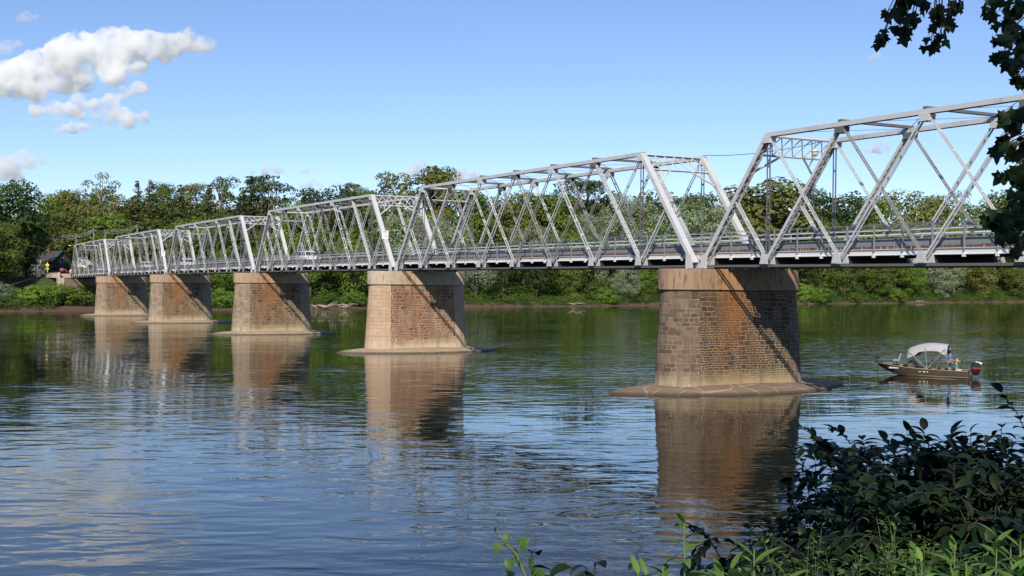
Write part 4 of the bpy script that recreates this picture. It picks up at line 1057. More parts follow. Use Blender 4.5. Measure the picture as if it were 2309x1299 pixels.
p = at_d(146, 596, 318); vehicle((p[0], p[1], 8.4), DIR+.2, 'white car parked beside the dark gabled house', CARW, 'sedan', k=.8)

# ------------------------------------------------------------------ buildings and roadside things at the far end
def building(name, loc, rz, w, dp, he, hr, wall, roofm, label, cat, wins, door=None, ov=.35):
    r = empty(name, loc, rz, label, cat)     # x along the ridge, front wall at y = -dp/2
    bm = MB(); bm.box((-w/2, -dp/2, -1.0), (w/2, dp/2, he))
    for x in (-w/2, w/2-.12):
        bm.face_set([(x,-dp/2,he),(x,dp/2,he),(x,0,he+hr),(x+.12,-dp/2,he),(x+.12,dp/2,he),(x+.12,0,he+hr)], [(0,2,1),(3,4,5),(0,1,4,3),(1,2,5,4),(2,0,3,5)])
    bm.build('wall', wall, r)
    bm = MB()
    sl = hr/(dp/2)
    for sd in (-1, 1):
        a = (sd*(dp/2+ov), he-sl*ov); bm.face_set([(-w/2-ov, a[0], a[1]), (w/2+ov, a[0], a[1]), (w/2+ov, 0, he+hr), (-w/2-ov, 0, he+hr),
            (-w/2-ov, a[0], a[1]+.14), (w/2+ov, a[0], a[1]+.14), (w/2+ov, 0, he+hr+.14), (-w/2-ov, 0, he+hr+.14)], [(0,1,2,3),(7,6,5,4),(0,4,5,1),(1,5,6,2),(2,6,7,3),(3,7,4,0)])
    bm.build('roof', roofm, r)
    for (face, c, z, ww, hh) in wins:
        bm = MB(); fr = MB()
        if face == 'front':
            y = -dp/2-.03; fr.box((c-ww/2-.08, y-.02, z-hh/2-.08), (c+ww/2+.08, y+.025, z+hh/2+.08)); bm.box((c-ww/2, y-.035, z-hh/2), (c+ww/2, y-.022, z+hh/2))
        else:
            x = w/2+.03; fr.box((x-.025, c-ww/2-.08, z-hh/2-.08), (x+.02, c+ww/2+.08, z+hh/2+.08)); bm.box((x+.022, c-ww/2, z-hh/2), (x+.035, c+ww/2, z+hh/2))
        f = fr.build('window', WHITE, r); bm.build('pane', GLASSM, f)
    if door:
        face, c, ww, hh = door; bm = MB()
        if face == 'front': bm.box((c-ww/2, -dp/2-.06, 0), (c+ww/2, -dp/2-.002, hh))
        else: bm.box((w/2+.002, c-ww/2, 0), (w/2+.06, c+ww/2, hh))
        bm.build('door', simple('door_dark', (.05,.045,.04), .6), r)
    return r
SHING = simple('dark_shingles', (.055,.055,.062), .85, var=.35, scale=4); SIDING = simple('dark_siding', (.075,.085,.07), .85, var=.25, scale=3)
LOGW = simple('cream_siding', (.78,.72,.62), .7, var=.06)
p = at_d(112, 606, 318)
hb = building('gabled_house', (p[0], p[1], 7.9), DIR-.45, 8.4, 6.0, 3.5, 2.7, SIDING, SHING, 'dark gabled house with shingle roof left of the bridge end', 'house',
         [('front', -2.8, 1.9, 1.2, 1.1), ('front', -.4, 1.9, 1.0, 1.1), ('front', 2.2, 1.9, 1.0, 1.1), ('side', 0, 3.9, .9, 1.0), ('side', -1.4, 1.7, .9, 1.1)], ('side', 1.2, 1.0, 2.0))
bm = MB(); bm.box((4.3,-3.0,1.6), (7.2,2.6,2.5)); bm.box((6.9,-2.9,-.5), (7.1,-2.7,1.6)); bm.build('porch', SIDING, hb)
bm = MB(); bm.box((.2,-1.2,5.4), (.9,-.5,6.6)); bm.build('chimney', simple('chimney_brick', (.2,.09,.06), .9), hb)
p = at_d(185, 626, 300)
building('gatehouse', (p[0], p[1], 7.5), DIR-math.pi/2-.12, 3.4, 4.1, 2.9, 1.7, LOGW, LOGW, 'small cream gatehouse with two windows behind the last span', 'gatehouse',
         [('side', -.85, 1.75, .75, 1.1), ('side', .85, 1.75, .75, 1.1)], ('front', 0, .9, 2.0), ov=.2)
WOOD = simple('weathered_pole_wood', (.20,.16,.12), .9, var=.3, scale=5)
def pole(u, vtop, D, label, name='utility_pole', r0=.16, arm=True):
    p = at_d(u, vtop, D); gz = max(7.2, ground_z(p[0], p[1])); h = p[2]-gz
    r = empty(name, (p[0], p[1], gz), DIR, label, 'utility pole', 'utility poles by the far road')
    bm = MB(); bm.tube([(0,0,-.4), (0,0,h)], [r0*1.2, r0*.8], 8); bm.build('pole', WOOD, r)
    if arm: bm = MB(); bm.box((-.9,-.06,h-.75), (.9,.06,h-.62)); bm.build('crossarm', WOOD, r)
    bm = MB(); bm.tube([(.18, 0, h-1.9), (.18, 0, h-1.3)], .15, 8); bm.build('transformer', STEEL_GREY, r)
    return Vector((p[0], p[1], p[2]-.6))
w0 = pole(309, 505, 302, 'tall pale utility pole above the fourth span')
w1 = pole(237, 517, 297, 'utility pole behind the second smallest span')
w2 = pole(211, 514, 293, 'utility pole over the white gatehouse')
w3 = pole(172, 527, 289, 'utility pole at the left end of the bridge')
w4 = Vector(at_d(40, 533, 280))
bm = MB()
for a, c, sag in ((w4, w3, .5), (w3, w2, .25), (w2, w1, .2), (w1, w0, .5)):
    for dz in (0, .32, -.35):
        pts = [a.lerp(c, t/10)+Vector((0, 0, dz-4*sag*(t/10)*(1-t/10))) for t in range(11)]; bm.tube(pts, .045, 4)
tag(bm.build('power_line', simple('cable_grey', (.35,.35,.33), .6)), 'sagging bundle of grey overhead wires left of the bridge', 'power line')
# lamp post, crossing sign, barrel
p = at_d(92, 611, 283); r = empty('lamp_post', (p[0], p[1], 7.9), 0, 'dark post with small white lamps behind the parapet', 'lamp post')
bm = MB(); bm.tube([(0,0,0), (0,0,3.0)], .10, 8); bm.build('post', simple('brown_post', (.10,.05,.035), .8), r)
bm = MB(); bm.tube([(.12,-.1,2.95), (.12,-.1,3.2)], [.14,.2], 8); bm.build('lamp', WHITE, r); bm = MB(); bm.tube([(.02,-.1,2.5), (.02,-.1,2.72)], [.12,.16], 8); bm.build('lamp', WHITE, r)
p = at_d(107, 611, 282); r = empty('crossing_sign', (p[0], p[1], 7.9), DIR, 'yellow diamond pedestrian crossing sign on a white post', 'road sign')
SY = simple('sign_yellow', (.85,.80,.02), .5, var=.03)
bm = MB(); bm.box((-.05,-.03,-.3), (.05,.03,2.7)); bm.build('post', WHITE, r)
bm = MB(); q = .46; bm.face_set([(0,-.04,2.05-q),(q,-.04,2.05),(0,-.04,2.05+q),(-q,-.04,2.05),(0,-.07,2.05-q),(q,-.07,2.05),(0,-.07,2.05+q),(-q,-.07,2.05)], [(0,1,2,3),(7,6,5,4),(0,4,5,1),(1,5,6,2),(2,6,7,3),(3,7,4,0)]); sp = bm.build('diamond_panel', SY, r)
bm = MB(); bm.tube([(0,-.08,2.18),(0,-.095,2.18)], .06, 8)
bm.beam((0,-.085,2.1), (.0,-.085,1.92), .07, .02, (0,1,0)); bm.beam((0,-.085,1.94), (.12,-.085,1.76), .045, .02, (0,1,0)); bm.beam((0,-.085,1.94), (-.1,-.085,1.76), .045, .02, (0,1,0)); bm.beam((-.13,-.085,1.98), (.12,-.085,2.04), .04, .02, (0,1,0))
bm.build('walking_figure', BLACK, sp)
bm = MB(); bm.box((-.32,-.07,1.12), (.32,-.04,1.38)); pl_ = bm.build('arrow_plate', SY, r)
bm = MB(); bm.beam((.16,-.08,1.31), (-.12,-.08,1.2), .05, .02, (0,1,0)); bm.build('arrow', BLACK, pl_)
p = at_d(160, 606, 268); r = empty('traffic_barrel', (p[0], p[1], 8.0), 0, 'orange traffic barrel at the bridge entrance', 'traffic barrel')
OR = simple('safety_orange', (.85,.22,.02), .5)
bm = MB(); bm.tube([(0,0,0),(0,0,.35),(0,0,.36),(0,0,.9),(0,0,.95)], [.32,.29,.28,.22,.12], 12); bm.build('drum', OR, r)
bm = MB(); bm.tube([(0,0,.45),(0,0,.6)], [.295,.28], 12); bm.build('white_band', WHITE, r)
for u, v, lab in ((158, 554, 'curved street lamp over the left end of the bridge'), (79, 555, 'street lamp with a pale head above the gabled roof')):
    p = at_d(u, v, 290); gz = 7.8; r = empty('street_lamp', (p[0], p[1], gz), DIR, lab, 'street lamp'); h = p[2]-gz; sx = .9
    bm = MB(); bm.tube([(sx,0,-.2), (sx,0,h-.4), (sx-.25,0,h), (.1,0,h+.05)], [.07,.05,.04,.035], 6); bm.build('pole', ALU, r)
    bm = MB(); bm.tube([(.25,0,h+.03), (-.3,0,h-.02)], [.09,.14], 8); bm.build('lamp_head', WHITE, r)

# signs on end posts, lanterns under portals, cable between the spans
def text_obj(name, body, size, mt, parent, M):
    c = bpy.data.curves.new(name, 'FONT'); c.body = body; c.size = size; c.align_x = 'CENTER'; c.align_y = 'CENTER'; c.extrude = .004
    t_ = bpy.data.objects.new('t_', c); COL.objects.link(t_); me = bpy.data.meshes.new_from_object(t_.evaluated_get(bpy.context.evaluated_depsgraph_get()))
    bpy.data.objects.remove(t_); me.materials.clear(); me.materials.append(mt); me.transform(M)
    o = bpy.data.objects.new(name, me); COL.objects.link(o); adopt(o, parent); return o
def limit_sign(span, u, v, y, label, text=True):
    xl, xr = PX[span+1], PX[span]; sc_ = (xr-xl)/L0; xe = xr-GAP*sc_; slope = (jx(8)-jx(7))*sc_
    zb = zj(xr); d = ray(u, v)                       # find height on the end post
    best = min(((math.hypot(*(proj(xe-slope*t, y, zb+HT*t)-np.array([u, v]))), t) for t in [k/60 for k in range(60)]))
    t = best[1]; pos = (xe-slope*t+.35, y, zb+HT*t)
    r = empty('speed_limit_sign', pos, math.pi/2-.35, label, 'road sign', 'signs on the portal posts')
    bm = MB(); bm.box((-.28,-.02,-.38), (.28,.0,.38)); pn = bm.build('panel', WHITE, r)
    bm = MB(); bm.box((-.04,0,-.05), (.04,.32,.05)); bm.build('bracket', STEEL_DK, r)
    if text:
        Mr = Matrix.Rotation(math.pi/2, 4, 'X')
        text_obj('lettering', 'SPEED\nLIMIT', .15, BLACK, pn, Matrix.Translation((0,-.026,.22)) @ Mr)
        text_obj('numerals', '15', .38, BLACK, pn, Matrix.Translation((0,-.026,-.14)) @ Mr)
    return r
def proj(x, y, z):
    d = np.array([x, y, z])-CAM; w = d@FW; return np.array([CX+F*(d@RT)/w, CY-F*(d@UP)/w])
limit_sign(1+1, 868, 528, -.05, 'white 15 speed limit sign on the portal post over the red-toned pier')
limit_sign(4, 366, 572, -.05, 'small white 15 speed limit sign on the fourth portal post')
def lantern(span, k, y, label):
    xl, xr = PX[span+1], PX[span]; x = xl+jx(k)*(xr-xl)/L0; z = on_span(x, 0, HT-.55)[2]
    r = empty('hanging_lamp', (x+.3, y, z), 0, label, 'lamp', 'lamps hanging under the portals')
    bm = MB(); bm.tube([(0,0,.0), (0,0,.5)], .02, 6); bm.build('stem', STEEL_DK, r)
    bm = MB(); bm.tube([(0,0,.0), (0,0,-.08), (0,0,-.16)], [.08,.2,.22], 12); bm.build('lamp_shade', STEEL, r)
    bm = MB(); bm.tube([(0,0,-.165), (0,0,-.34), (0,0,-.4)], [.17,.15,.08], 12); bm.build('globe', simple('lamp_globe', (.55,.52,.45), .3), r)
lantern(0, 1, 2.9, 'bell-shaped lamp under the portal of the nearest span')
lantern(2, 7, 2.6, 'bell-shaped lamp under the portal over the red-toned pier')
a = Vector(on_span(PX[1]-jx(1)*1.0, WT, HT+.2)); c = Vector(on_span(PX[1]+jx(1), WT, HT+.15))
bm = MB(); bm.tube([a.lerp(c, t/12)+Vector((0,0,-1.2*(t/12)*(1-t/12))) for t in range(13)], .018, 5)
tag(bm.build('cable', BLACK), 'thin dark cable strung between the two nearest spans', 'cable')
# driftwood
def driftwood(u, d, n, Ls, label, seed):
    x, y, dep = bank_point(u, d); rs = random.Random(seed); bm = MB()
    al = Vector((math.cos(DIR), math.sin(DIR), 0)); z = ground_z(x, y)
    for i in range(n):
        s = Vector((x, y, z+.15+.3*rs.random()))+al*rs.uniform(-Ls*.3, Ls*.3); dr = (al*rs.choice((-1, 1))+Vector((rs.uniform(-.5,.5), rs.uniform(-.5,.5), rs.uniform(0,.25)))).normalized(); L = Ls*rs.uniform(.35, .7)
        pts = [s+dr*L*t/5+Vector((0,0,.3*math.sin(t*1.1+i))) for t in range(6)]; bm.tube(pts, [.16*(1-.15*t)*rs.uniform(.7,1) for t in range(6)], 6)
    tag(bm.build('driftwood', simple('bleached_wood', (.42,.33,.25), .9, var=.2, scale=3)), label, 'driftwood', 'driftwood on the far shore')
driftwood(715, 1.2, 7, 7, 'tangle of bleached driftwood right of the third pier', 1)
driftwood(765, 1.4, 6, 6, 'bleached driftwood branches left of the red-toned pier', 2)
driftwood(1290, 1.6, 3, 8, 'long pale log lying on the mud point under the main span', 3)
driftwood(1820, 1.2, 3, 9, 'flat pale log on the mud just right of the nearest pier', 4)
driftwood(2075, 1.6, 3, 6, 'pale branches on the mud beach above the boat', 5)

# ------------------------------------------------------------------ clouds: lumpy closed hulls filled with a scattering volume
def cloud(label, puffs, D=2600, dens=.03, seed=1, sub=9, vox=6.0):
    small = seed >= 5 or seed == 3
    rs = random.Random(seed); me = bpy.data.meshes.new('cloud'); bm = MB(); c0 = Vector(at_d(puffs[0][0], puffs[0][1], D))
    k = D/F
    import bmesh
    B_ = bmesh.new()
    def ball(c, r_, sq):
        M = Matrix.Translation(c) @ Matrix.Diagonal((r_, r_, r_*sq, 1)); bmesh.ops.create_icosphere(B_, subdivisions=2, radius=1, matrix=M)
    for u, v, r_ in puffs:
        c = Vector(at_d(u, v, D + rs.uniform(-.3, .3)*r_*k))-c0; R_ = r_*k*1.0
        ball(c, R_, .85)
        for i in range(sub):
            d = Vector((rs.gauss(0,1), rs.gauss(0,1), rs.gauss(.35,.8))).normalized(); q = R_*rs.uniform(.22, .5)
            ball(c+d*R_*rs.uniform(.75, 1.0), q, .9)
    B_.to_mesh(me); B_.free()
    mt = CLOUDM.setdefault((dens, small), None)
    if mt is None:
        mt = bpy.data.materials.new('cloud_vapour'); mt.use_nodes = True; n = mt.node_tree.nodes; n.clear()
        l = mt.node_tree.links
        o_ = n.new('ShaderNodeOutputMaterial'); s_ = n.new('ShaderNodeVolumeScatter'); s_.inputs['Anisotropy'].default_value = .0
        s_.inputs['Color'].default_value = (1, 1, 1, 1)
        tc = n.new('ShaderNodeTexCoord').outputs['Object']
        nf = noise_n(n, l, tc, .042 if small else .028, 4.5 if small else 7, .5 if small else .62, .3)
        nr = n.new('ShaderNodeMapRange'); nr.interpolation_type = 'SMOOTHSTEP'; l.new(nf, nr.inputs[0]); nr.inputs[1].default_value = .30 if small else .40; nr.inputs[2].default_value = .60 if small else .58; nr.inputs[4].default_value = dens*(2.6 if small else 2.1)
        l.new(nr.outputs[0], s_.inputs['Density'])
        l.new(s_.outputs[0], o_.inputs['Volume']); CLOUDM[(dens, small)] = mt
    me.materials.append(mt)
    o = bpy.data.objects.new('cloud', me); COL.objects.link(o); o.location = c0
    rm = o.modifiers.new('union', 'REMESH'); rm.mode = 'VOXEL'; rm.voxel_size = 3.5 if small else vox
    tx = bpy.data.textures.new('cloud_lumps', 'CLOUDS'); tx.noise_scale = 16 if small else 30; tx.noise_depth = 4 if small else 5
    dp = o.modifiers.new('lumps', 'DISPLACE'); dp.texture = tx; dp.strength = 9 if small else 30; dp.mid_level = .5; dp.texture_coords = 'LOCAL'
    tag(o, label, 'cloud', 'clouds in the blue sky'); return o
CLOUDM = {}
cloud('large bright cumulus bank across the upper left sky', [(150,130,55),(20,185,45),(60,165,50),(105,145,50),(200,118,50),(245,112,45),(290,105,42),(340,95,38),(385,98,34),(430,95,32),(465,100,22),(70,200,34),(130,190,34),(190,178,34),(250,165,34),(310,140,32),(370,125,24)], dens=.04, seed=1)
cloud('ragged middle cloud just beneath the large cumulus bank', [(170,240,26),(85,250,20),(125,242,24),(210,240,24),(245,232,22),(280,212,18),(315,202,16),(250,262,24),(290,268,22),(325,262,18),(240,288,16)], dens=.034, seed=2)
cloud('small flat cloud lowest of the upper left group', [(165,290,16),(130,296,9),(145,288,13),(185,286,13),(200,290,9)], dens=.03, seed=3, vox=6)
cloud('white cloud at the left edge just above the trees', [(30,375,30),(-10,395,34),(10,375,28),(60,366,22),(85,362,15),(105,372,9),(40,400,20)], dens=.03, seed=4)
cloud('faint wisp of cloud near the top left corner', [(60,38,14),(42,42,9),(80,38,9)], dens=.012, seed=5)
cloud('faint wisp of cloud at the left edge above the bank', [(18,104,18),(-8,112,18),(42,98,10)], dens=.012, seed=6)
cloud('flat pale cloud above the dark pines', [(600,386,14),(570,388,8),(625,384,12),(640,386,8)], dens=.028, seed=7, vox=6)
cloud('small thin cloud right of the one above the pines', [(695,386,9),(680,388,6),(712,385,6)], dens=.02, seed=8, vox=6)
cloud('thin cloud low on the skyline over the dark tree', [(700,415,13),(680,420,9),(722,420,10)], dens=.022, seed=9, vox=6)
cloud('bright cloud peeping over the bridge left of the olive tree', [(940,382,16),(920,394,13),(958,372,9),(905,400,12)], dens=.03, seed=10, vox=6)
cloud('bright cloud behind the top chord right of the olive tree', [(1040,395,18),(1015,400,14),(1070,402,16),(1090,406,12),(1060,392,10)], dens=.03, seed=11, vox=6)
cloud('white cloud between the two facing end posts', [(1640,450,24),(1610,462,16),(1665,438,16),(1690,455,14)], dens=.03, seed=12, vox=6)
cloud('small round cloud seen through the nearest span', [(1980,334,16),(1958,340,9),(1998,334,12),(1975,326,9)], dens=.026, seed=13, vox=6)
cloud('faint small cloud in the upper right sky', [(1978,126,13),(1962,130,8),(1995,130,8)], dens=.014, seed=14, vox=6)
cloud('faint slanting wisp in the mid left sky', [(575,272,9),(560,280,6),(592,266,6)], dens=.012, seed=15, vox=6)
cloud('faint tuft of cloud right of the ragged middle cloud', [(412,303,10),(398,306,6),(422,305,6)], dens=.012, seed=16, vox=6)
#PART5
# ------------------------------------------------------------------ foreground plants on the near bank
def leaf_blades(items, seg=5):
    """items: (pos, dir, normal, length, width, droop, tint). Folded, drooping blades with a point"""
    V, Fq, Tn = [], [], []
    for pos, d, n_, L, w, dr, ti in items:
        d = d.normalized(); n_ = (n_-d*n_.dot(d)).normalized(); s = d.cross(n_); b0 = len(V); p = Vector(pos); dd = Vector(d); nn = Vector(n_)
        for k in range(seg+1):
            t = k/seg; hw = w*.5*(math.sin(math.pi*t**.75)**.85 if 0 < t < 1 else .02)
            V += [tuple(p+s*hw+nn*hw*.30), tuple(p), tuple(p-s*hw+nn*hw*.30)]
            q = Matrix.Rotation(-dr/seg, 3, s); dd = q @ dd; nn = q @ nn; p = p + dd*(L/seg)
        for k in range(seg):
            a = b0+3*k; Fq += [(a, a+1, a+4, a+3), (a+1, a+2, a+5, a+4)]; Tn += [ti, ti*.9]
    return V, Fq, Tn
def lobed(items, heart=False):
    V, Fq, Tn = [], [], []
    if heart: out = [(0,-.0),(.22,-.12),(.42,-.02),(.48,.22),(.36,.5),(.16,.8),(0,1.0),(-.16,.8),(-.36,.5),(-.48,.22),(-.42,-.02),(-.22,-.12)]
    else: out = [(0,0),(.18,-.04),(.5,-.12),(.40,.10),(.62,.30),(.56,.42),(.34,.44),(.26,.55),(.20,.72),(0,1.0),(-.2,.72),(-.26,.55),(-.34,.44),(-.56,.42),(-.62,.3),(-.4,.1),(-.5,-.12),(-.18,-.04)]
    for pos, d, n_, L, w, dr, ti in items:
        d = d.normalized(); n_ = (n_-d*n_.dot(d)).normalized(); s = d.cross(n_); b0 = len(V); N = len(out)
        V.append(tuple(Vector(pos)+d*L*.38+n_*L*.06))
        for x, y in out:
            r2 = x*x+(y-.38)**2; V.append(tuple(Vector(pos)+d*L*y+s*L*x*w-n_*L*r2*dr))
        for k in range(N): Fq.append((b0, b0+1+k, b0+1+(k+1) % N)); Tn.append(ti)
    return V, Fq, Tn
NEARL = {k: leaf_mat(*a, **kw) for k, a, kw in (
    ('shrub', ('near_leaves_shade_dark', (.006,.015,.005), (.018,.036,.010)), dict(trans=.2, rough=.5)),  # leaf colour lowered to deepen the shade on the near shrubs
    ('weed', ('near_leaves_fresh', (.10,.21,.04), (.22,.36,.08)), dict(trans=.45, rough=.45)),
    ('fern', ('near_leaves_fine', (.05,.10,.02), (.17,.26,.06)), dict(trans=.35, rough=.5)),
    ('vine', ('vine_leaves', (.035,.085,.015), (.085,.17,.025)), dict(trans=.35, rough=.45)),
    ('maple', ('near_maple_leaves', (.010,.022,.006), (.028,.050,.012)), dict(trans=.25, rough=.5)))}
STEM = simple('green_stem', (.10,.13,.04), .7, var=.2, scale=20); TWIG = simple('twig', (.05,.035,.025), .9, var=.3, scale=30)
def rv(rs, k=1.): return Vector((rs.gauss(0,1), rs.gauss(0,1), rs.gauss(0,1)))*k
def plant(name, label, cat, group, base, build, lm, n=4, fn=None):
    r = empty(name, base, 0, label, cat, group); bm = MB(); items = build(bm)
    bm.build('stems', STEM if lm != 'shrub' else TWIG, r, smooth=True)
    V, Fq, Tn = (fn or leaf_blades)(items)
    me = np_mesh('leaves', V, Fq, Tn, [NEARL[lm]], n=n, smooth=(n == 4)); o = bpy.data.objects.new('leaves', me); COL.objects.link(o); adopt(o, r); return r
def knotweed(u, vtop, D, spread, nst, label, seed):
    P = at_d(u, vtop, D); gz = near_z(P[0], P[1]); H = P[2]-gz; rs = random.Random(seed)
    def build(bm):
        it = []
        for i in range(nst):
            a = rs.random()*6.28; o = Vector((math.cos(a), math.sin(a), 0)); h = H*rs.uniform(.72, 1.02) if i else H
            L = spread*rs.random()**.6; base = o*L*.3; pts = []
            for k in range(9):
                t = k/8; pts.append(base+Vector((0,0,h*math.sin(t*1.45)/math.sin(1.45)))+o*L*(t**1.8)*1.1+rv(rs, .012))
            bm.tube(pts, [.009*(1-.1*k) for k in range(9)], 5)
            for k in range(3, 9):
                for j in range(2 if k < 8 else 3):
                    br = (rv(rs)+Vector((0,0,.35))+o*.4).normalized(); bl = rs.uniform(.16, .36); q = pts[k].lerp(pts[k-1], rs.random()*.9)
                    tip = q+br*bl+Vector((0,0,-.05)); mid = q.lerp(tip, .5)+Vector((0,0,.03)); bm.tube([q, mid, tip], [.004,.003,.002], 4, False)
                    m = rs.randint(6, 9)
                    for e in range(m):
                        t = (e+1)/m; pp = q.lerp(mid, t*2) if t < .5 else mid.lerp(tip, t*2-1)
                        sd = br.cross(Vector((0,0,1))).normalized()*(1 if e % 2 else -1)
                        d = (br*.55+sd*.8+Vector((0,0,.10))+rv(rs, .15)) if e < m-1 else br
                        it.append((pp, d, Vector((0,0,1))+rv(rs, .22), rs.uniform(.085,.135), rs.uniform(.045,.062), rs.uniform(.5,1.3), rs.random()))
        return it
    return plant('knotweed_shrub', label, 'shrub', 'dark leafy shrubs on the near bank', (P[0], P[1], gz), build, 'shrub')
KW = [(1705,1140,8.8,.34,9,'dark shrub at the left foot of the near thicket, against the pier reflection'),
      (1835,1092,8.6,.33,9,'dark arching shrub left of the tallest near thicket'),
      (1900,1045,8.3,.35,10,'dark shrub with arching sprays below the boat bow'),
      (1935,982,8.2,.45,11,'dark shrub whose top spray points left under the boat'),
      (2025,962,8.4,.5,12,'dark shrub with the pointed twig tip below the boat hull'),
      (2110,985,8.0,.5,11,'dark drooping-leaved shrub beneath the boat motor'),
      (2185,985,7.8,.5,12,'dark shrub just right of the boat, mid thicket'),
      (2260,960,7.6,.5,12,'tall dark shrub near the right edge'),
      (2335,935,7.4,.5,12,'tallest dark shrub cut by the right edge'),
      (1815,1190,7.0,.35,9,'low dark shrub behind the bright lance-leaved weed'),
      (1900,1120,6.9,.55,11,'dense dark shrub in the lower middle of the thicket'),
      (2030,1070,6.8,.55,12,'dense dark shrub filling the thicket centre'),
      (2150,1080,6.6,.55,12,'dense dark shrub above the sunlit weeds'),
      (2270,1050,6.4,.55,12,'dense dark shrub above the weeds at the right edge'),
      (1625,1205,7.6,.28,8,'small dark shrub behind the second bright weed')]
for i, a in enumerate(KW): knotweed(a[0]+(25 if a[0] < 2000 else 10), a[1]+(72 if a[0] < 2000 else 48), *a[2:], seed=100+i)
def weed(u, vtop, D, label, seed, n_stems=1, Lf=(.12,.19), group='fresh green weeds at the bottom edge'):
    P = at_d(u, vtop, D); gz = near_z(P[0], P[1]); H = P[2]-gz; rs = random.Random(seed)
    def build(bm):
        it = []
        for i in range(n_stems):
            off = Vector((rs.uniform(-.2,.2), rs.uniform(-.2,.2), 0)) if i else Vector((0,0,0)); h = H*(rs.uniform(.82, .97) if i else 1)-.05
            lean = rv(rs, .03); pts = [off+Vector((lean.x*t, lean.y*t, h*t)) for t in [k/7 for k in range(8)]]
            bm.tube(pts, [.007*(1-.09*k) for k in range(8)], 6)
            n_ = 30
            for e in range(n_+1):
                t = 1-(min(h*.7, .55)/h)*(1-e/n_)**.9; f_ = t*7; k = min(6, int(f_)); pp = pts[k].lerp(pts[k+1], f_-k); a = e*2.4+seed; o = Vector((math.cos(a), math.sin(a), 0))
                top = max(0, (e/n_-.72)/.28); L = rs.uniform(*Lf)*(1-.45*top)
                it.append((pp, o*(1-.35*top)+Vector((0,0,.18+.5*top)), Vector((0,0,1))-o*.3+rv(rs,.08), L, L*.27, rs.uniform(.5,1.1)*(1-.6*top), rs.random()))
        return it
    return plant('lance_leaved_weed', label, 'weed', group, (P[0], P[1], gz), build, 'weed')
WD = [(1560,1152,3.7,'bright lance-leaved weed standing tallest at the bottom centre',1),
      (1700,1205,3.9,'bright weed second to the right of the tallest one',1), (1500,1240,3.8,'low bright weed left of the tallest one',2),
      (1620,1240,3.6,'bright weed close between the two tallest ones',2), (1440,1268,4.0,'small weed at the bottom left of the bright clump',1),
      (2235,1180,4.3,'sunlit weed with long leaves near the lower right corner',2), (2150,1195,4.4,'sunlit weed left of the long-leaved corner one',1),
      (2300,1190,4.2,'sunlit weed cut by the right edge',2), (2190,1235,3.9,'low broad weed at the bottom right',2), (2275,1245,3.8,'low weed in the bottom right corner',2),
      (2090,1240,4.2,'low pale weed left of the corner clump',1), (1750,1262,3.8,'low weed beneath the dark thicket edge',2)]
for i, (u, v, D, lab, ns) in enumerate(WD): weed(u, v, D, lab, 40+i, ns+3)
def fern(u, vtop, D, label, seed, nst=7):
    P = at_d(u, vtop, D); gz = near_z(P[0], P[1]); H = P[2]-gz; rs = random.Random(seed)
    def build(bm):
        it = []
        for i in range(nst):
            a = rs.random()*6.28; o = Vector((math.cos(a), math.sin(a), 0)); h = H*rs.uniform(.8, 1.); L = rs.uniform(.1,.32); b0 = o*.06
            pts = [b0+o*L*(k/10)**1.6+Vector((0,0,h*k/10))+rv(rs,.004) for k in range(11)]; bm.tube(pts, [.004*(1-.08*k) for k in range(11)], 4, False)
            for e in range(90):
                t = .45+.55*e/90; f_ = t*10; k = min(9, int(f_)); pp = pts[k].lerp(pts[k+1], f_-k); b_ = rs.random()*6.28; q = Vector((math.cos(b_), math.sin(b_), .6))
                it.append((pp+q*rs.uniform(0,.05), q, Vector((0,0,1))+rv(rs,.3), rs.uniform(.022,.045), rs.uniform(.007,.012), rs.uniform(.2,.8), rs.random()))
        return it
    return plant('fine_leaved_weed', label, 'weed', 'feathery weeds on the near bank', (P[0], P[1], gz), build, 'fern')
FN = [(1850,1195,4.8,'feathery weed at the foot of the thicket, leftmost of its kind'),(1910,1185,5.0,'feathery weed in shade below the thicket centre'),(1965,1200,4.6,'feathery weed beneath the pale-tipped one'),
      (2015,1165,4.9,'pale-tipped feathery weed catching the light'),(2060,1190,4.7,'feathery weed left of the sunlit corner weeds'),(2110,1160,5.0,'tall feathery weed among the sunlit corner weeds'),
      (1810,1235,4.4,'low feathery weed beside the bright weed clump'),(1890,1250,4.2,'low feathery weed at the bottom edge under the thicket'),(1960,1255,4.1,'dark low feathery weed on the bottom edge'),(2030,1250,4.2,'low feathery weed near the corner clump')]
for i, a in enumerate(FN): fern(*a, seed=70+i)
# heart-leaved vine and small shrub at the bottom centre-left
def vine(label, pts_px, D, seed, leaves):
    rs = random.Random(seed); P = [Vector(at_d(u, v, D)) for u, v in pts_px]; b0 = Vector(P[0]); gz = near_z(b0.x, b0.y); base = Vector((b0.x, b0.y, gz))
    def build(bm):
        pts = [Vector((0,0,0))]+[p-base for p in P]; bm.tube(pts, [.006]*(len(pts)-1)+[.002], 5)
        it = []
        for (u, v, L) in leaves:
            p = Vector(at_d(u, v, D))-base; near = min(pts, key=lambda q: (q-p).length); bm.tube([near, p], .002, 4, False)
            it.append((p, Vector((rs.uniform(-.4,.4), rs.uniform(-.4,.4), -1)), -Vector(FW)*.7+Vector((0,0,.5))+rv(rs,.45), L, .9, .3, rs.random()))
        return it
    return plant('climbing_vine', label, 'vine', None, base, build, 'vine', 3, lambda it: lobed(it, True))
vine('trailing vine with heart-shaped leaves at the bottom centre-left', [(1190,1310),(1165,1250),(1140,1225),(1122,1196)], 3.9, 3,
     [(1118,1190,.022),(1142,1205,.032),(1178,1215,.045),(1165,1240,.062),(1124,1228,.038),(1195,1262,.045),(1150,1262,.04),(1215,1285,.05)])
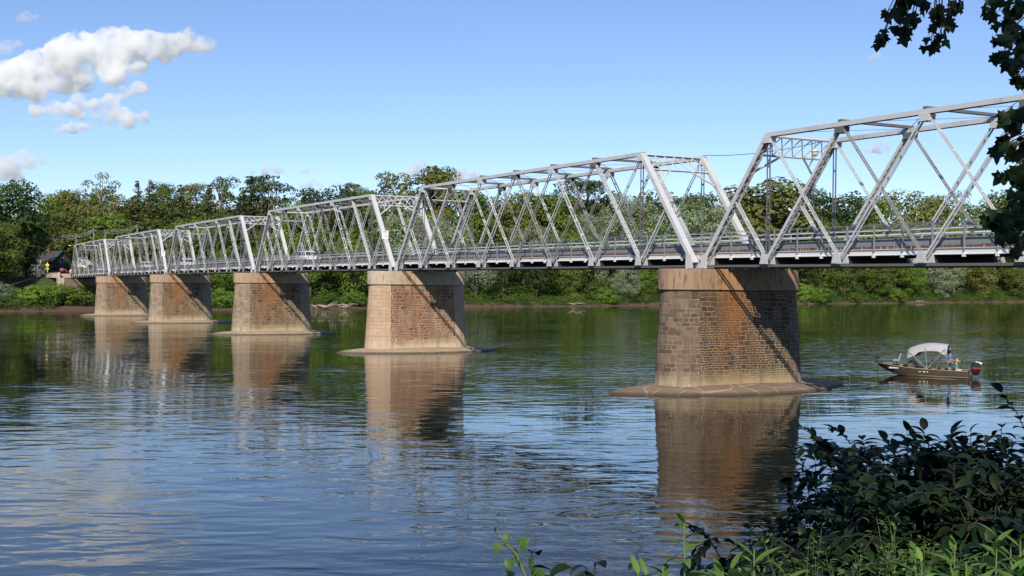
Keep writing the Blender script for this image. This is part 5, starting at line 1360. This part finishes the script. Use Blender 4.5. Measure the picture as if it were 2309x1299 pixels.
def softshrub(u, vtop, D, label, seed):
    P = at_d(u, vtop, D); gz = near_z(P[0], P[1]); H = P[2]-gz; rs = random.Random(seed)
    def build(bm):
        it = []
        for i in range(7):
            a = rs.random()*6.28; o = Vector((math.cos(a), math.sin(a), 0)); h = H*rs.uniform(.8, 1.); L = rs.uniform(.04,.16)
            pts = [o*L*(k/6)**1.5+Vector((0,0,h*k/6)) for k in range(7)]; bm.tube(pts, .004, 4, False)
            for e in range(16):
                t = .45+.55*e/15; f_ = t*6; k = min(5, int(f_)); pp = pts[k].lerp(pts[k+1], f_-k); b_ = rs.random()*6.28; q = Vector((math.cos(b_), math.sin(b_), .3))
                it.append((pp, q, Vector((0,0,1))+rv(rs,.25), rs.uniform(.06,.10), rs.uniform(.035,.05), rs.uniform(.4,1.2), rs.random()))
        return it
    return plant('leafy_shrub', label, 'shrub', None, (P[0], P[1], gz), build, 'shrub')
softshrub(1235,1245,3.9,'small dark leafy shrub beside the heart-leaved vine',5)
softshrub(1275,1262,4.0,'low leafy shrub right of the small one by the vine',6)
softshrub(1400,1268,4.4,'low dark shrub left of the bright weed clump',7)

# overhanging maple whose leaves hang into the top right of the view and shade the bank
mp = empty('maple_tree', (58.6, -46.5, near_z(58.6, -46.5)), 0, 'dark leafy branches of an overhanging maple at the top right edge', 'tree')
bz = Vector(mp.location)
bm = MB()
tr = [(0,0,-.3),(-.1,.1,2.5),(-.3,.4,5),(-.8,1.0,7.5),(-1.6,1.8,9.5)]; bm.tube(tr, [.42,.36,.3,.22,.12], 12)
bm.tube([(-.3,.4,5),(-1.2,3.5,6.0),(-1.6,7.5,6.2),(-2.4,10.6,5.2)], [.2,.14,.10,.05], 8)
bm.tube([(-.1,.1,4),(-.2,.2,6.4),(2,-2,9)], [.3,.25,.1], 8)
bm.build('trunk', BARK, mp, smooth=True)
rs = np.random.RandomState(9); n_ = 7600
d = rs.normal(size=(n_, 3)); d /= np.linalg.norm(d, axis=1, keepdims=True); rr = rs.random((n_, 1))**.4
C_ = d*rr*np.array([6.8, 6.8, 1.9]) + np.array([-3.0, 3.3, 9.6])
nz = np.sin(C_[:, 0]*1.3)*np.sin(C_[:, 1]*1.1+1)+.35*np.sin(C_[:, 0]*3.1+C_[:, 1]*2.3)
C_ = C_[nz > -.55]
for tg in (at_d(1560, 1215, 3.7), at_d(2210, 1225, 4.2), at_d(1700, 1250, 4.0)):      # ragged holes in the canopy that let flecks of sun through
    q_ = C_ + np.array(bz) - tg; s_ = np.array(SUN); dist_ = np.linalg.norm(q_ - (q_@s_)[:, None]*s_, axis=1)
    C_ = C_[(dist_ > .75) | (rs.random(len(C_)) < .12)]
V = leaf_arrays(rs, C_, rs.normal(size=C_.shape)+np.array([0,0,1.]), .17, .8); N = len(V)
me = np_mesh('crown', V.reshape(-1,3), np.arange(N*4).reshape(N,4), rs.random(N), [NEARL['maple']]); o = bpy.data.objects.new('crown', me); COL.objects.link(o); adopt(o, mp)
def spray(name, start_px, D, blobs, per, seed, Lr=(.055,.095)):
    """blobs: (u, v, radius px) leaf clusters hanging on twigs from a point outside the frame"""
    rs = random.Random(seed); S = Vector(at_d(*start_px, D)) - bz; bt = MB(); it = []
    for u, v, rad in blobs:
        c = Vector(at_d(u, v, D+rs.uniform(-.35,.35))) - bz; mid = S.lerp(c, .55)+Vector((0,0,.12)); bt.tube([S, mid, c], [.012,.007,.003], 5, False)
        R_ = rad*D/F
        for i in range(int(per*1.5*(rad/40)**2)+3):
            q = Vector((rs.gauss(0,1), rs.gauss(0,1), rs.gauss(0,1))).normalized()*R_*rs.random()**.5; p = c+q
            bt.tube([c.lerp(mid, rs.random()*.2), p], .0018, 3, False)
            it.append((p, Vector((rs.uniform(-.6,.6), rs.uniform(-.6,.6), -.9)), -Vector(FW)*.8+rv(rs,.6), rs.uniform(*Lr), 1, rs.uniform(.15,.4), rs.random()))
    br = bt.build(name, TWIG, mp)
    V, Fq, Tn = lobed(it); me = np_mesh('leaves', V, Fq, Tn, [NEARL['maple']], n=3); o = bpy.data.objects.new('leaves', me); COL.objects.link(o); adopt(o, br)
spray('branch', (2130,-160), 9.0, [(2050,-5,26),(2035,22,22),(2060,45,22),(2030,62,18),(1995,72,14),(1985,88,12),(2010,25,10),(2045,75,16),(2110,25,24),(2115,55,20),(2100,95,18),(2122,85,14),(2140,40,18),(2150,12,14),(2165,5,10),(2000,30,6),(2085,10,14)], 13, 21)
spray('branch', (2480,-40), 8.3, [(2250,15,28),(2270,50,30),(2290,10,30),(2300,80,34),(2262,85,20),(2255,125,18),(2285,135,28),(2300,170,26),(2312,120,30),(2240,-10,20)], 13, 22)
spray('branch', (2500,300), 7.8, [(2265,262,16),(2285,270,20),(2305,258,22),(2250,335,12),(2275,335,20),(2300,345,24),(2262,320,16),(2285,385,18),(2305,395,22),(2310,310,14),(2262,395,10)], 13, 23)
spray('branch', (2500,560), 7.6, [(2240,485,22),(2265,500,28),(2290,490,28),(2305,450,26),(2275,530,20),(2300,540,20),(2305,420,20),(2225,490,10),(2290,560,12)], 14, 24)
